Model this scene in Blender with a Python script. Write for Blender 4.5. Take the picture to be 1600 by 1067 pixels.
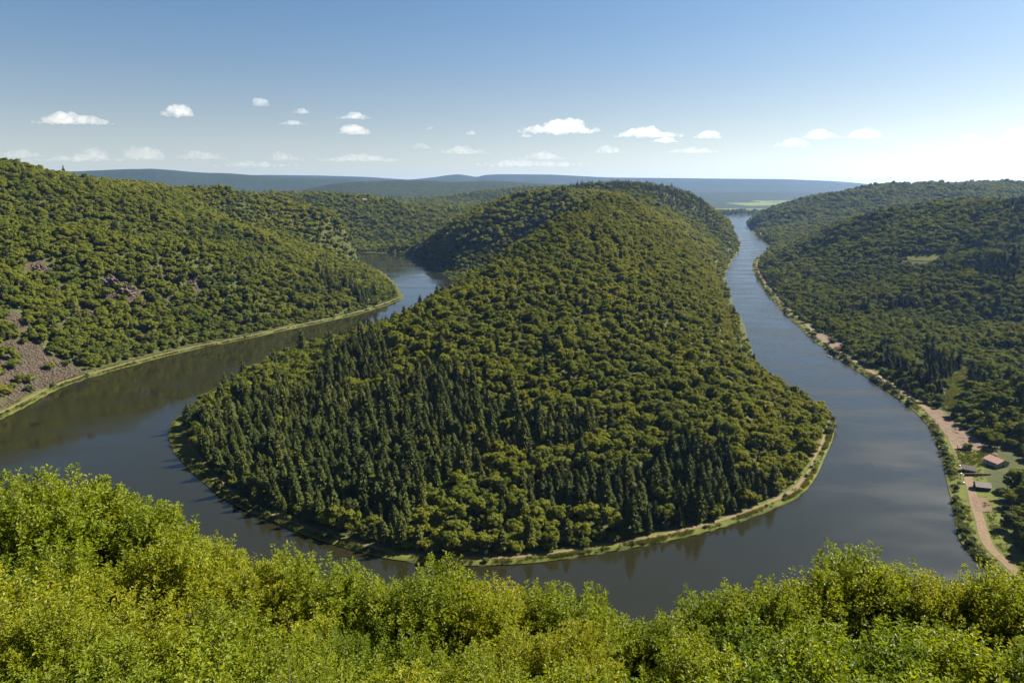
import bpy, math, random
import numpy as np
from mathutils import Vector

random.seed(7)
RNG = np.random.default_rng(7)
for o in list(bpy.data.objects):
    bpy.data.objects.remove(o)
SC = bpy.context.scene
COL = SC.collection
R = math.radians

# ------------------------------------------------------------------ camera, sky, sun, exposure
CAM_Z = 180.0
PITCH = R(12.75)
FPX, CX, CY = 1067.0, 800.0, 533.5          # focal length and centre in photograph pixels
cam = bpy.data.cameras.new('camera')
cam.lens = 24.0
cam.sensor_width = 36.0
cam.clip_start = 0.3
cam.clip_end = 120000.0
camo = bpy.data.objects.new('camera', cam)
COL.objects.link(camo)
camo.location = (0, 0, CAM_Z)
camo.rotation_euler = (math.pi / 2 - PITCH, 0, 0)
SC.camera = camo

SUN_AZ, SUN_EL = R(64), R(40)                # azimuth measured from +Y towards +X
SDIR = Vector((math.sin(SUN_AZ) * math.cos(SUN_EL), math.cos(SUN_AZ) * math.cos(SUN_EL), math.sin(SUN_EL)))
world = bpy.data.worlds.new('World')
SC.world = world
world.use_nodes = True
wn = world.node_tree
bg = wn.nodes['Background']
sky = wn.nodes.new('ShaderNodeTexSky')
sky.sky_type = 'NISHITA'
sky.sun_disc = False
sky.sun_elevation = SUN_EL
sky.sun_rotation = SUN_AZ
sky.altitude = 400
sky.air_density = 0.50
sky.dust_density = 0.7
sky.ozone_density = 4.5
tcw = wn.nodes.new('ShaderNodeTexCoord')
sepw = wn.nodes.new('ShaderNodeSeparateXYZ')
wn.links.new(tcw.outputs['Generated'], sepw.inputs[0])
vap = wn.nodes.new('ShaderNodeMapRange')          # share of whitish vapour, falling with height above the horizon
vap.interpolation_type = 'SMOOTHSTEP'
for nm_, v_ in (('From Min', -0.05), ('From Max', 0.27), ('To Min', 0.98), ('To Max', 0.0)):
    vap.inputs[nm_].default_value = v_
wn.links.new(sepw.outputs['Z'], vap.inputs['Value'])
bw = wn.nodes.new('ShaderNodeRGBToBW')
wn.links.new(sky.outputs['Color'], bw.inputs[0])
white = wn.nodes.new('ShaderNodeMix')
white.data_type = 'RGBA'
white.blend_type = 'MULTIPLY'
white.inputs[0].default_value = 1.0
wn.links.new(bw.outputs[0], white.inputs[6])
white.inputs[7].default_value = (0.92, 0.89, 0.90, 1)
skymix = wn.nodes.new('ShaderNodeMix')
skymix.data_type = 'RGBA'
wn.links.new(vap.outputs[0], skymix.inputs[0])
wn.links.new(sky.outputs['Color'], skymix.inputs[6])
wn.links.new(white.outputs[2], skymix.inputs[7])
grade = wn.nodes.new('ShaderNodeMix')
grade.data_type = 'RGBA'
grade.blend_type = 'MULTIPLY'
grade.inputs[0].default_value = 1.0
wn.links.new(skymix.outputs[2], grade.inputs[6])
grade.inputs[7].default_value = (0.97, 1.02, 0.86, 1)
wn.links.new(grade.outputs[2], bg.inputs['Color'])
bg.inputs['Strength'].default_value = 0.05

sl = bpy.data.lights.new('sun', 'SUN')
sl.energy = 5.0
sl.angle = R(0.53)
sl.color = (1.0, 0.91, 0.77)
so = bpy.data.objects.new('sun', sl)
COL.objects.link(so)
so.rotation_euler = SDIR.to_track_quat('Z', 'Y').to_euler()
so.location = (0, 0, 900)

SC.view_settings.view_transform = 'Standard'
SC.view_settings.look = 'None'
SC.view_settings.exposure = 1.85
SC.view_settings.gamma = 1.0
SC.view_settings.use_curve_mapping = False
SC.render.engine = 'CYCLES'
cy = SC.cycles
cy.use_denoising = True
try:
    cy.denoiser = 'OPENIMAGEDENOISE'
    cy.denoising_input_passes = 'RGB_ALBEDO_NORMAL'
    cy.denoising_prefilter = 'ACCURATE'
except Exception:
    pass
cy.max_bounces = 8
cy.diffuse_bounces = 2
cy.glossy_bounces = 2
cy.transmission_bounces = 4
cy.transparent_max_bounces = 6
cy.volume_bounces = 5
cy.caustics_reflective = False
cy.caustics_refractive = False
cy.sample_clamp_indirect = 6.0
cy.use_adaptive_sampling = True
cy.adaptive_threshold = 0.01

# ------------------------------------------------------------------ small helpers
SP, CP = math.sin(PITCH), math.cos(PITCH)


def ray(px, py):
    a, b = (px - CX) / FPX, (CY - py) / FPX
    return np.array([a, CP + b * SP, -SP + b * CP])


def on_water(px, py, z=0.0):
    r = ray(px, py)
    t = (z - CAM_Z) / r[2]
    return (r[0] * t, r[1] * t)


def at_dist(px, py, y, dz=0.0):
    r = ray(px, py)
    t = y / r[1]
    return (r[0] * t, y, CAM_Z + r[2] * t + dz)


def project(x, y, z):
    """world -> photograph pixels and depth (arrays)"""
    dz = z - CAM_Z
    depth = y * CP - dz * SP
    up = y * SP + dz * CP
    d = np.maximum(depth, 0.01)
    return CX + FPX * x / d, CY - FPX * up / d, depth


def smooth(a, b, t):
    t = np.clip((t - a) / (b - a), 0, 1)
    return t * t * (3 - 2 * t)


def props(o, label=None, category=None, group=None, kind=None):
    if label:
        o['label'] = label
    if category:
        o['category'] = category
    if group:
        o['group'] = group
    if kind:
        o['kind'] = kind
    return o


def mk_mesh(name, V, faces, mats=(), midx=None, smooth_shade=False):
    """faces: list of int arrays (m,k); midx: list of material indices, one per array"""
    me = bpy.data.meshes.new(name)
    V = np.asarray(V, dtype=np.float32)
    faces = [np.asarray(f, dtype=np.int32) for f in faces if len(f)]
    me.vertices.add(len(V))
    me.vertices.foreach_set('co', V.ravel())
    nl = sum(f.size for f in faces)
    npoly = sum(len(f) for f in faces)
    me.loops.add(nl)
    me.loops.foreach_set('vertex_index', np.concatenate([f.ravel() for f in faces]))
    me.polygons.add(npoly)
    tot = np.concatenate([np.full(len(f), f.shape[1], dtype=np.int32) for f in faces])
    start = np.concatenate([[0], np.cumsum(tot)[:-1]]).astype(np.int32)
    me.polygons.foreach_set('loop_start', start)
    if midx is not None:
        me.polygons.foreach_set('material_index', np.concatenate([np.full(len(f), m, dtype=np.int32) for f, m in zip(faces, midx)]))
    me.polygons.foreach_set('use_smooth', np.full(npoly, bool(smooth_shade)))
    for m in mats:
        me.materials.append(m)
    me.update(calc_edges=True)
    me.validate()
    return me


def mk_obj(name, me, parent=None, loc=None):
    o = bpy.data.objects.new(name, me)
    COL.objects.link(o)
    if parent is not None:
        o.parent = parent
    if loc is not None:
        o.location = loc
    return o


def mk_empty(name, loc, rz=0.0, sc=1.0):
    o = bpy.data.objects.new(name, None)
    COL.objects.link(o)
    o.location = loc
    o.rotation_euler = (0, 0, rz)
    o.scale = (sc, sc, sc)
    o.empty_display_size = 0.3
    return o


class Geo:
    """collects boxes, prisms and tubes into one mesh"""

    def __init__(self):
        self.v, self.q, self.t, self.n = [], [], [], 0

    def add(self, v, q=(), t=()):
        v = np.asarray(v, float)
        self.v.append(v)
        if len(q):
            self.q.append(np.asarray(q) + self.n)
        if len(t):
            self.t.append(np.asarray(t) + self.n)
        self.n += len(v)

    def box(self, a, b):
        x0, y0, z0 = a
        x1, y1, z1 = b
        self.add([(x0, y0, z0), (x1, y0, z0), (x1, y1, z0), (x0, y1, z0), (x0, y0, z1), (x1, y0, z1), (x1, y1, z1), (x0, y1, z1)],
                 [(0, 3, 2, 1), (4, 5, 6, 7), (0, 1, 5, 4), (1, 2, 6, 5), (2, 3, 7, 6), (3, 0, 4, 7)])

    def tube(self, p0, p1, r0, r1, n=6):
        p0, p1 = np.array(p0, float), np.array(p1, float)
        d = p1 - p0
        d /= np.linalg.norm(d) + 1e-9
        a = np.cross(d, [0, 0, 1] if abs(d[2]) < 0.9 else [1, 0, 0])
        a /= np.linalg.norm(a)
        b = np.cross(d, a)
        th = np.arange(n) / n * 2 * math.pi
        ring = np.cos(th)[:, None] * a + np.sin(th)[:, None] * b
        i = np.arange(n)
        j = (i + 1) % n
        self.add(np.concatenate([p0 + ring * r0, p1 + ring * r1]), np.stack([i, j, j + n, i + n], 1))

    def mesh(self, name, mats, smooth_shade=False):
        return mk_mesh(name, np.concatenate(self.v), [np.concatenate(a) for a in (self.q, self.t) if a], mats, None, smooth_shade)


# ------------------------------------------------------------------ materials
def new_mat(name):
    m = bpy.data.materials.new(name)
    m.use_nodes = True
    nt = m.node_tree
    return m, nt, nt.nodes, nt.links, nt.nodes['Principled BSDF'], nt.nodes['Material Output']


def ramp(N, stops, interp='LINEAR'):
    r = N.new('ShaderNodeValToRGB')
    r.color_ramp.interpolation = interp
    while len(r.color_ramp.elements) < len(stops):
        r.color_ramp.elements.new(0.5)
    for e, (p, c) in zip(r.color_ramp.elements, stops):
        e.position = p
        e.color = (*c, 1)
    return r


def noise(N, L, scale, detail=4, vec=None, rough=0.55):
    n = N.new('ShaderNodeTexNoise')
    n.inputs['Scale'].default_value = scale
    n.inputs['Detail'].default_value = detail
    n.inputs['Roughness'].default_value = rough
    if vec is not None:
        L.new(vec, n.inputs['Vector'])
    return n


def mixc(N, L, a, b, fac, blend='MIX'):
    m = N.new('ShaderNodeMix')
    m.data_type = 'RGBA'
    m.blend_type = blend
    for sock, val in ((m.inputs[0], fac), (m.inputs[6], a), (m.inputs[7], b)):
        if hasattr(val, 'links'):
            L.new(val, sock)
        elif isinstance(val, tuple):
            sock.default_value = (*val, 1)
        else:
            sock.default_value = val
    return m.outputs[2]


def foliage(name, stops, translucent=0.3, rough=0.6, spec=0.25, island=0.35, trans_tint=(1.25, 1.15, 0.45), patch=0.012):
    """leaf material: one colour per tree (tint and random), slow drift over the hill, small change from leaf to leaf"""
    m, nt, N, L, bsdf, out = new_mat(name)
    oi = N.new('ShaderNodeObjectInfo')
    geo = N.new('ShaderNodeNewGeometry')
    at = N.new('ShaderNodeAttribute')
    at.attribute_type = 'INSTANCER'
    at.attribute_name = 'tint'
    ns = noise(N, L, patch, 2, geo.outputs['Position'])

    def math_(op, a, b):
        n = N.new('ShaderNodeMath')
        n.operation = op
        for s, v in zip(n.inputs, (a, b)):
            if hasattr(v, 'links'):
                L.new(v, s)
            else:
                s.default_value = v
        return n.outputs[0]
    f = math_('MULTIPLY', oi.outputs['Random'], 0.42)
    f = math_('ADD', f, math_('MULTIPLY', math_('SUBTRACT', ns.outputs['Fac'], 0.5), 0.9))
    f = math_('ADD', f, math_('MULTIPLY', math_('SUBTRACT', geo.outputs['Random Per Island'], 0.5), island))
    f = math_('ADD', f, math_('ADD', at.outputs['Fac'], 0.01))
    r = ramp(N, stops)
    L.new(f, r.inputs['Fac'])
    L.new(r.outputs['Color'], bsdf.inputs['Base Color'])
    bsdf.inputs['Roughness'].default_value = rough
    bsdf.inputs['Specular IOR Level'].default_value = spec
    tr = N.new('ShaderNodeBsdfTranslucent')
    L.new(mixc(N, L, r.outputs['Color'], trans_tint, 1.0, 'MULTIPLY'), tr.inputs['Color'])
    mx = N.new('ShaderNodeMixShader')
    mx.inputs[0].default_value = translucent
    L.new(bsdf.outputs[0], mx.inputs[1])
    L.new(tr.outputs[0], mx.inputs[2])
    L.new(mx.outputs[0], out.inputs['Surface'])
    return m


def plain(name, c0, c1, scale=2.0, rough=0.85, spec=0.3, bump=0.0, coord='Object', detail=5):
    m, nt, N, L, bsdf, out = new_mat(name)
    tc = N.new('ShaderNodeTexCoord')
    ns = noise(N, L, scale, detail, tc.outputs[coord])
    r = ramp(N, [(0.3, c0), (0.7, c1)])
    L.new(ns.outputs['Fac'], r.inputs['Fac'])
    L.new(r.outputs['Color'], bsdf.inputs['Base Color'])
    bsdf.inputs['Roughness'].default_value = rough
    bsdf.inputs['Specular IOR Level'].default_value = spec
    if bump:
        b = N.new('ShaderNodeBump')
        b.inputs['Strength'].default_value = 1.0
        b.inputs['Distance'].default_value = bump
        L.new(ns.outputs['Fac'], b.inputs['Height'])
        L.new(b.outputs[0], bsdf.inputs['Normal'])
    return m


M = {}
M['broad'] = foliage('broadleaf_leaves', [(0.0, (0.047, 0.074, 0.013)), (0.3, (0.091, 0.116, 0.014)), (0.6, (0.136, 0.155, 0.015)), (0.85, (0.168, 0.179, 0.016)), (1.0, (0.188, 0.184, 0.017))], 0.40, 0.75, 0.10)
M['conifer'] = foliage('conifer_needles', [(0.0, (0.024, 0.036, 0.010)), (0.5, (0.052, 0.066, 0.013)), (1.0, (0.092, 0.100, 0.015))], 0.15, 0.8, 0.08)
M['bush'] = foliage('bush_leaves', [(0.0, (0.032, 0.056, 0.011)), (0.5, (0.064, 0.090, 0.013)), (1.0, (0.115, 0.130, 0.016))], 0.32, patch=0.05)
M['shrub'] = foliage('shrub_leaves', [(0.0, (0.060, 0.105, 0.008)), (0.4, (0.125, 0.172, 0.009)), (0.75, (0.185, 0.215, 0.010)), (1.0, (0.235, 0.230, 0.011))], 0.48, 0.5, 0.22, 0.5, patch=0.18)
M['grassblade'] = foliage('grass_blades', [(0.0, (0.040, 0.062, 0.012)), (0.6, (0.080, 0.098, 0.016)), (1.0, (0.13, 0.115, 0.035))], 0.30, patch=0.08)
M['bark'] = plain('bark', (0.055, 0.040, 0.028), (0.12, 0.095, 0.07), 3.0, 0.95, 0.1)
M['verge'] = plain('verge_grass', (0.040, 0.058, 0.011), (0.092, 0.096, 0.019), 0.12, 0.95, 0.1, 0.15)
M['lawn'] = plain('lawn', (0.060, 0.076, 0.012), (0.092, 0.100, 0.016), 0.3, 0.95, 0.1, 0.05)
M['meadow'] = plain('meadow', (0.045, 0.062, 0.016), (0.105, 0.098, 0.030), 0.25, 0.95, 0.1, 0.2)
M['gravel'] = plain('path_gravel', (0.105, 0.074, 0.047), (0.155, 0.114, 0.076), 0.9, 0.95, 0.1, 0.03)
M['lot'] = plain('lot_gravel', (0.088, 0.063, 0.046), (0.135, 0.100, 0.075), 0.25, 0.95, 0.1, 0.04)
M['soil'] = plain('garden_soil', (0.09, 0.06, 0.04), (0.14, 0.10, 0.07), 0.8, 0.95, 0.1, 0.08)
M['rock'] = plain('slate_rock', (0.032, 0.026, 0.022), (0.115, 0.088, 0.070), 0.35, 0.9, 0.2, 0.5)
M['scree'] = plain('scree_stone', (0.026, 0.021, 0.015), (0.095, 0.076, 0.056), 0.6, 0.92, 0.2, 0.2)
M['tile'] = plain('pink_roof_tile', (0.24, 0.140, 0.12), (0.32, 0.20, 0.17), 1.2, 0.8, 0.2, 0.02)
M['redtile'] = plain('red_roof_tile', (0.22, 0.09, 0.06), (0.32, 0.15, 0.10), 1.2, 0.8, 0.2)
M['slate'] = plain('grey_roof_slate', (0.10, 0.092, 0.088), (0.20, 0.18, 0.165), 1.5, 0.75, 0.3, 0.02)
M['darkwood'] = plain('dark_timber', (0.035, 0.025, 0.02), (0.075, 0.055, 0.045), 2.5, 0.85, 0.2)
M['plaster'] = plain('plaster', (0.30, 0.275, 0.24), (0.40, 0.37, 0.33), 1.0, 0.9, 0.2)
M['white'] = plain('white_paint', (0.70, 0.70, 0.68), (0.80, 0.80, 0.78), 3.0, 0.6, 0.4)
M['glass'] = plain('window_glass', (0.02, 0.025, 0.03), (0.035, 0.04, 0.05), 1.0, 0.12, 0.6)
M['hull'] = plain('boat_hull', (0.62, 0.64, 0.66), (0.75, 0.76, 0.76), 2.0, 0.35, 0.5)


# ------------------------------------------------------------------ the river in plan
def catmull(P, step=6.0):
    P = np.asarray(P, float)
    Q = np.vstack([2 * P[0] - P[1], P, 2 * P[-1] - P[-2]])
    out = []
    for i in range(1, len(Q) - 2):
        p0, p1, p2, p3 = Q[i - 1], Q[i], Q[i + 1], Q[i + 2]
        n = max(2, int(np.linalg.norm(p2 - p1) / step))
        t = np.linspace(0, 1, n, endpoint=False)[:, None]
        out.append(0.5 * (2 * p1 + (p2 - p0) * t + (2 * p0 - 5 * p1 + 4 * p2 - p3) * t * t + (3 * p1 - p0 - 3 * p2 + p3) * t ** 3))
    out.append(P[-1:])
    return np.vstack(out)


# inside of the loop, from the far left round the tip to the far right
INNER_PTS = ([(-1500, 1960), (-1000, 1930), (-520, 1935), (-345, 1895), (-283, 1815), (-215, 1620), (-140, 1420), (-108, 1250), (-100, 1090),
              (-140, 960), (-190, 862), (-232, 772), (-258, 690), (-270, 610)]
             + [on_water(*p) for p in [(283, 648), (266, 672), (268, 696), (288, 724), (318, 752), (360, 784), (420, 812), (480, 836), (545, 856), (615, 873),
                                       (700, 882), (785, 882), (870, 874), (1000, 853), (1100, 831), (1180, 805), (1245, 776), (1272, 746), (1286, 715), (1300, 682), (1298, 648)]]
             + [(252, 600), (258, 690), (285, 800), (318, 930), (345, 1050), (385, 1200), (440, 1400)]
             + [(548, 1698), (689, 2066), (815, 2487), (915, 2926), (1050, 3334), (1176, 3775), (1330, 4500)])
OUTER_PTS = ([(-1500, 1800), (-1000, 1775), (-600, 1768), (-420, 1705), (-315, 1560), (-232, 1330), (-185, 1150), (-182, 1100)]
             + [on_water(*p) for p in [(560, 491), (470, 511), (380, 531), (300, 547), (200, 573), (100, 604), (0, 655)]]
             + [(-420, 410), (-375, 310), (-270, 225), (-100, 182), (50, 165), (150, 185), (208, 240), (228, 292)]
             + [on_water(*p) for p in [(1507, 852), (1492, 800), (1478, 735), (1462, 690), (1440, 652), (1385, 610), (1330, 573), (1288, 545), (1250, 512), (1215, 478), (1185, 440), (1176, 415)]]
             + [(640, 1790), (705, 1930), (795, 2150), (880, 2487), (975, 2800), (1160, 3446), (1380, 4010), (1560, 4500)])
INNER = catmull(INNER_PTS, 8)
OUTER = catmull(OUTER_PTS, 8)
POLY = np.vstack([OUTER, INNER[::-1]])


def seg_dist(P, line):
    """distance from points to a polyline"""
    best = np.full(len(P), 1e18)
    a, b = line[:-1], line[1:]
    d = b - a
    ll = (d * d).sum(1) + 1e-12
    for i in range(len(a)):
        near = P - a[i]
        t = np.clip((near @ d[i]) / ll[i], 0, 1)
        q = near - t[:, None] * d[i]
        best = np.minimum(best, (q * q).sum(1))
    return np.sqrt(best)


def inside(P, poly):
    x, y = P[:, 0], P[:, 1]
    c = np.zeros(len(P), bool)
    x1, y1 = poly[-1]
    for x2, y2 in poly:
        if y1 != y2:
            k = ((y1 > y) != (y2 > y)) & (x < (x2 - x1) * (y - y1) / (y2 - y1) + x1)
            c ^= k
        x1, y1 = x2, y2
    return c


INNER_C, OUTER_C, POLY_C = INNER[::2], OUTER[::2], np.vstack([OUTER[::2], INNER[::2][::-1]])


def river_dist(P):
    """signed distance to the water's edge, negative in the river"""
    P = np.asarray(P, float)
    d = np.minimum(seg_dist(P, INNER_C), seg_dist(P, OUTER_C))
    return np.where(inside(P, POLY_C), -d, d)


# ------------------------------------------------------------------ terrain heights
T = -17.0     # from the tree tops one sees down to the ground
CTRL = []
CTRL += [(x, y, 1.5) for x, y in INNER_PTS] + [(x, y, 1.5) for x, y in OUTER_PTS]
# the spur inside the loop
CTRL += [(0, 350, 4), (-120, 360, 4), (120, 380, 5), (-200, 450, 5), (0, 430, 12), (150, 450, 15), (-150, 520, 13), (0, 510, 27), (120, 520, 28), (205, 540, 16),
         (-220, 640, 8), (-165, 620, 22), (-100, 630, 47), (0, 610, 50), (110, 610, 47), (200, 620, 30),
         (-200, 700, 12), (-125, 700, 36), (-70, 700, 64), (10, 700, 67), (110, 710, 63), (200, 710, 45), (240, 700, 22),
         (-145, 800, 12), (-85, 800, 44), (-32, 800, 81), (40, 800, 85), (140, 810, 79), (220, 820, 54), (265, 820, 25),
         (-95, 900, 20), (-35, 900, 62), (22, 900, 104), (85, 900, 105), (160, 900, 95), (230, 910, 68), (285, 910, 25),
         (-55, 1000, 28), (8, 1000, 80), (62, 1000, 128), (120, 1005, 126), (190, 1010, 108), (260, 1010, 70), (315, 1010, 25),
         (-40, 1100, 26), (58, 1100, 84), (102, 1100, 145), (160, 1110, 139), (220, 1110, 112), (290, 1110, 68),
         (-50, 1250, 16), (50, 1250, 45), (105, 1250, 98), (152, 1250, 154), (215, 1260, 146), (270, 1270, 112), (340, 1270, 66),
         (-105, 1430, 8), (-45, 1430, 22), (40, 1430, 58), (115, 1430, 110), (172, 1430, 140), (230, 1430, 138), (290, 1430, 118), (370, 1430, 66),
         (-165, 1560, 12), (-135, 1560, 52), (-100, 1565, 90), (-60, 1580, 114), (-20, 1600, 126), (60, 1560, 122), (-178, 1650, 30), (-140, 1650, 80), (-100, 1655, 114), (0, 1650, 146), (105, 1600, 158), (200, 1580, 150), (-215, 1700, 14), (-185, 1750, 62), (-140, 1740, 98), (-63, 1700, 126), (110, 1720, 157), (260, 1700, 150), (380, 1700, 112), (470, 1700, 58),
         (-220, 1870, 40), (-120, 1950, 85), (0, 2100, 130), (300, 2100, 170), (420, 2100, 167), (512, 2080, 146), (585, 2080, 112), (640, 2080, 70),
         (200, 2600, 125), (500, 2600, 150), (640, 2400, 120), (720, 2500, 60), (780, 2800, 50), (600, 3300, 60), (900, 3300, 25), (0, 3300, 70), (-400, 3000, 85), (-400, 4000, 90), (400, 4000, 40), (900, 4200, 12)]
# hill across the water at the far bend
CTRL += [at_dist(600, 322, 2350, T), at_dist(690, 336, 2350, T), at_dist(510, 316, 2300, T), at_dist(420, 306, 2250, T), at_dist(560, 375, 2050, T), at_dist(640, 372, 2080, T)]
# left hill: skyline, the gully and the nearer crest running down to the water
CTRL += [at_dist(px, py, y, T) for px, py, y in [(-150, 225, 1000), (0, 250, 1000), (60, 268, 1050), (120, 284, 1100), (200, 297, 1200), (290, 300, 1380), (360, 294, 1500), (440, 306, 1650)]]
CTRL += [at_dist(px, py, y, T) for px, py, y in [(-150, 310, 760), (0, 325, 800), (150, 345, 850), (300, 373, 930), (420, 398, 1000), (520, 420, 1055), (585, 443, 1090)]]
CTRL += [at_dist(px, py, y, T - 26) for px, py, y in [(60, 318, 900), (170, 335, 960), (310, 360, 1040), (430, 385, 1110), (530, 408, 1180), (575, 420, 1260)]]
CTRL += [at_dist(px, py, y, T) for px, py, y in [(120, 305, 1010), (250, 325, 1110), (380, 350, 1220), (490, 378, 1330)]]
CTRL += [at_dist(px, py, y, T - 18) for px, py, y in [(360, 320, 1420), (460, 345, 1500), (545, 372, 1560)]]
CTRL += [at_dist(px, py, y, T) for px, py, y in [(300, 305, 1330), (430, 316, 1580), (530, 335, 1640), (585, 372, 1660)]]
CTRL += [at_dist(px, py, y, T) for px, py, y in [(0, 540, 600), (0, 440, 680), (100, 505, 690), (100, 420, 760), (220, 490, 760), (220, 425, 820), (340, 480, 850), (340, 430, 890), (450, 470, 930), (450, 435, 970), (-150, 480, 620), (-150, 400, 680)]]
# right hill
CTRL += [at_dist(px, py, y, T) for px, py, y in [(1900, 318, 1200), (1750, 316, 1250), (1600, 320, 1300), (1500, 329, 1360), (1400, 338, 1450), (1330, 346, 1580), (1275, 362, 1700), (1225, 385, 1780),
                                                 (1600, 415, 1000), (1500, 428, 1000), (1400, 445, 1000), (1310, 468, 1000), (1250, 440, 1250), (1300, 410, 1300), (1400, 388, 1260), (1500, 372, 1230),
                                                 (1600, 510, 740), (1500, 520, 760), (1420, 530, 780), (1350, 540, 800), (1700, 520, 700), (1600, 585, 580), (1700, 590, 540), (1800, 480, 760)]]
CTRL += [at_dist(px, py, y, T - 30) for px, py, y in [(1560, 500, 800), (1470, 540, 720), (1290, 425, 1180)]]
CTRL += [(340, 430, 4.5), (300, 380, 4), (290, 340, 4), (370, 540, 7), (345, 470, 5), (375, 430, 9), (420, 500, 32), (430, 430, 35), (380, 340, 22), (330, 300, 12), (450, 330, 60), (420, 250, 70)]
# the long hill beyond it and the valley between
CTRL += [at_dist(px, py, y, T) for px, py, y in [(1900, 278, 3300), (1750, 280, 3300), (1600, 284, 3300), (1480, 287, 3250), (1360, 292, 3200), (1260, 311, 3050), (1215, 331, 2950)]]
CTRL += [(1030, 2500, 30), (1000, 2250, 30), (1300, 2250, 60), (1700, 2300, 95), (1250, 2700, 60), (2100, 2400, 110), (1300, 3500, 25), (1900, 4000, 120), (2600, 4200, 150), (1500, 4100, 14), (2800, 3000, 180), (900, 1900, 75), (1300, 1700, 92), (1050, 1720, 100), (1700, 1550, 110), (2100, 1900, 90), (1350, 2000, 62)]
# left rear
CTRL += [(-1500, 2400, 120), (-1000, 2500, 130), (-2200, 2200, 150), (-2400, 3400, 130), (-1200, 3500, 110), (-1400, 1500, 190), (-2200, 1400, 200), (-800, 1500, 150), (-2000, 800, 200), (-1100, 700, 210)]
# the slope below the viewpoint
CTRL += [(0, 60, 140), (0, 120, 85), (0, 170, 35), (-150, 80, 135), (-150, 160, 55), (-280, 120, 130), (-330, 220, 60), (150, 80, 120), (150, 150, 60), (260, 130, 110), (280, 210, 55), (-450, 200, 160), (-520, 330, 110), (-520, 450, 90),
         (0, -60, 178), (-250, -60, 190), (250, -60, 185), (500, 100, 170), (-500, 0, 195)]
CT = np.array(CTRL)


def tps_fit(P, z, lam):
    n = len(P)
    P = P / 1000.0
    r2 = ((P[:, None] - P[None]) ** 2).sum(2)
    K = 0.5 * r2 * np.log(r2 + 1e-12)
    K[np.arange(n), np.arange(n)] = lam
    A = np.zeros((n + 3, n + 3))
    A[:n, :n] = K
    A[:n, n] = 1
    A[:n, n + 1:] = P
    A[n, :n] = 1
    A[n + 1:, :n] = P.T
    return P, np.linalg.solve(A, np.concatenate([z, [0, 0, 0]]))


TP, TW = tps_fit(CT[:, :2], CT[:, 2], 1e-4)


def tps(Q):
    Q = np.asarray(Q, float) / 1000.0
    out = np.empty(len(Q))
    for i in range(0, len(Q), 20000):
        q = Q[i:i + 20000]
        r2 = (q[:, None, 0] - TP[None, :, 0]) ** 2 + (q[:, None, 1] - TP[None, :, 1]) ** 2
        out[i:i + 20000] = (0.5 * r2 * np.log(r2 + 1e-12)) @ TW[:-3] + TW[-3] + q @ TW[-2:]
    return out


def vnoise(x, y, seed, scale):
    """smooth value noise"""
    rg = np.random.default_rng(seed)
    g = rg.random((257, 257))
    u, v = x / scale, y / scale
    i, j = np.floor(u).astype(int), np.floor(v).astype(int)
    fu, fv = u - i, v - j
    fu, fv = fu * fu * (3 - 2 * fu), fv * fv * (3 - 2 * fv)
    i0, j0, i1, j1 = i % 256, j % 256, (i + 1) % 256, (j + 1) % 256
    return (g[i0, j0] * (1 - fu) + g[i1, j0] * fu) * (1 - fv) + (g[i0, j1] * (1 - fu) + g[i1, j1] * fu) * fv - 0.5


# far ridges: (distance, thickness front, thickness back, skyline in photograph pixels)
RIDGES = [
    (5600, 900, 1500, [(300, 300), (420, 301), (480, 295), (530, 285), (570, 280), (620, 277.5), (665, 278), (700, 280), (760, 281), (820, 285), (900, 289), (1000, 296), (1060, 308), (1090, 325), (1120, 350)]),
    (4300, 500, 700, [(560, 345), (640, 318), (700, 309), (760, 300), (820, 294), (880, 292), (960, 300), (1010, 322), (1040, 350)]),
    (9000, 1500, 2500, [(-900, 262), (-200, 264), (100, 266.5), (160, 265.5), (205, 262.5), (240, 261.5), (275, 264), (330, 270), (400, 273), (470, 276), (540, 280), (620, 288), (720, 300)]),
    (13500, 2200, 4000, [(-900, 275), (380, 274), (420, 273.5), (500, 274.5), (570, 276.5), (640, 281), (680, 277), (700, 273.8), (717, 272.5), (735, 275), (745, 277), (757, 273.5), (780, 272.5), (860, 273), (900, 275), (950, 277.5),
                         (1050, 278.5), (1150, 279.5), (1220, 280), (1300, 283), (1345, 286.5), (1380, 291), (1500, 294), (2400, 290)]),
]


def far_height(x, y):
    px = CX + FPX * x / np.maximum(y * CP, 1)
    h = 12 + 10 * vnoise(x, y, 5, 1500.0)
    h = np.where(x < 0.05 * y, h + 45 * smooth(0.05, -0.1, x / np.maximum(y, 1)), h)
    for dist, wf, wb, sky_ in RIDGES:
        s = np.array(sky_, float)
        py = np.interp(px, s[:, 0], s[:, 1])
        b = (CY - py) / FPX
        top = CAM_Z + dist * (-SP + b * CP) / (CP + b * SP)
        w = np.where(y < dist, np.exp(-((y - dist) / wf) ** 2), np.exp(-((y - dist) / wb) ** 2))
        wob = 1 + 0.10 * vnoise(x, y, 11, dist * 0.06) * (1 - w)
        h = np.maximum(h, h * (1 - w) + top * w * wob)
    return h + np.clip((h - 25) / 60, 0, 1) * (26 * vnoise(x, y, 15, 520.0) - 10) * smooth(14000, 9000, y)


# foreground: where the shrub tops meet the view of the river, in photograph pixels
SKYLINE = np.array([(-400, 720), (0, 748), (60, 742), (120, 733), (200, 766), (250, 790), (310, 838), (380, 868), (440, 866), (540, 892), (630, 915), (690, 892), (800, 916), (900, 924), (960, 955), (1010, 975),
                    (1050, 958), (1120, 930), (1240, 908), (1340, 885), (1440, 893), (1540, 897), (1600, 892), (2000, 860)], float)


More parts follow.
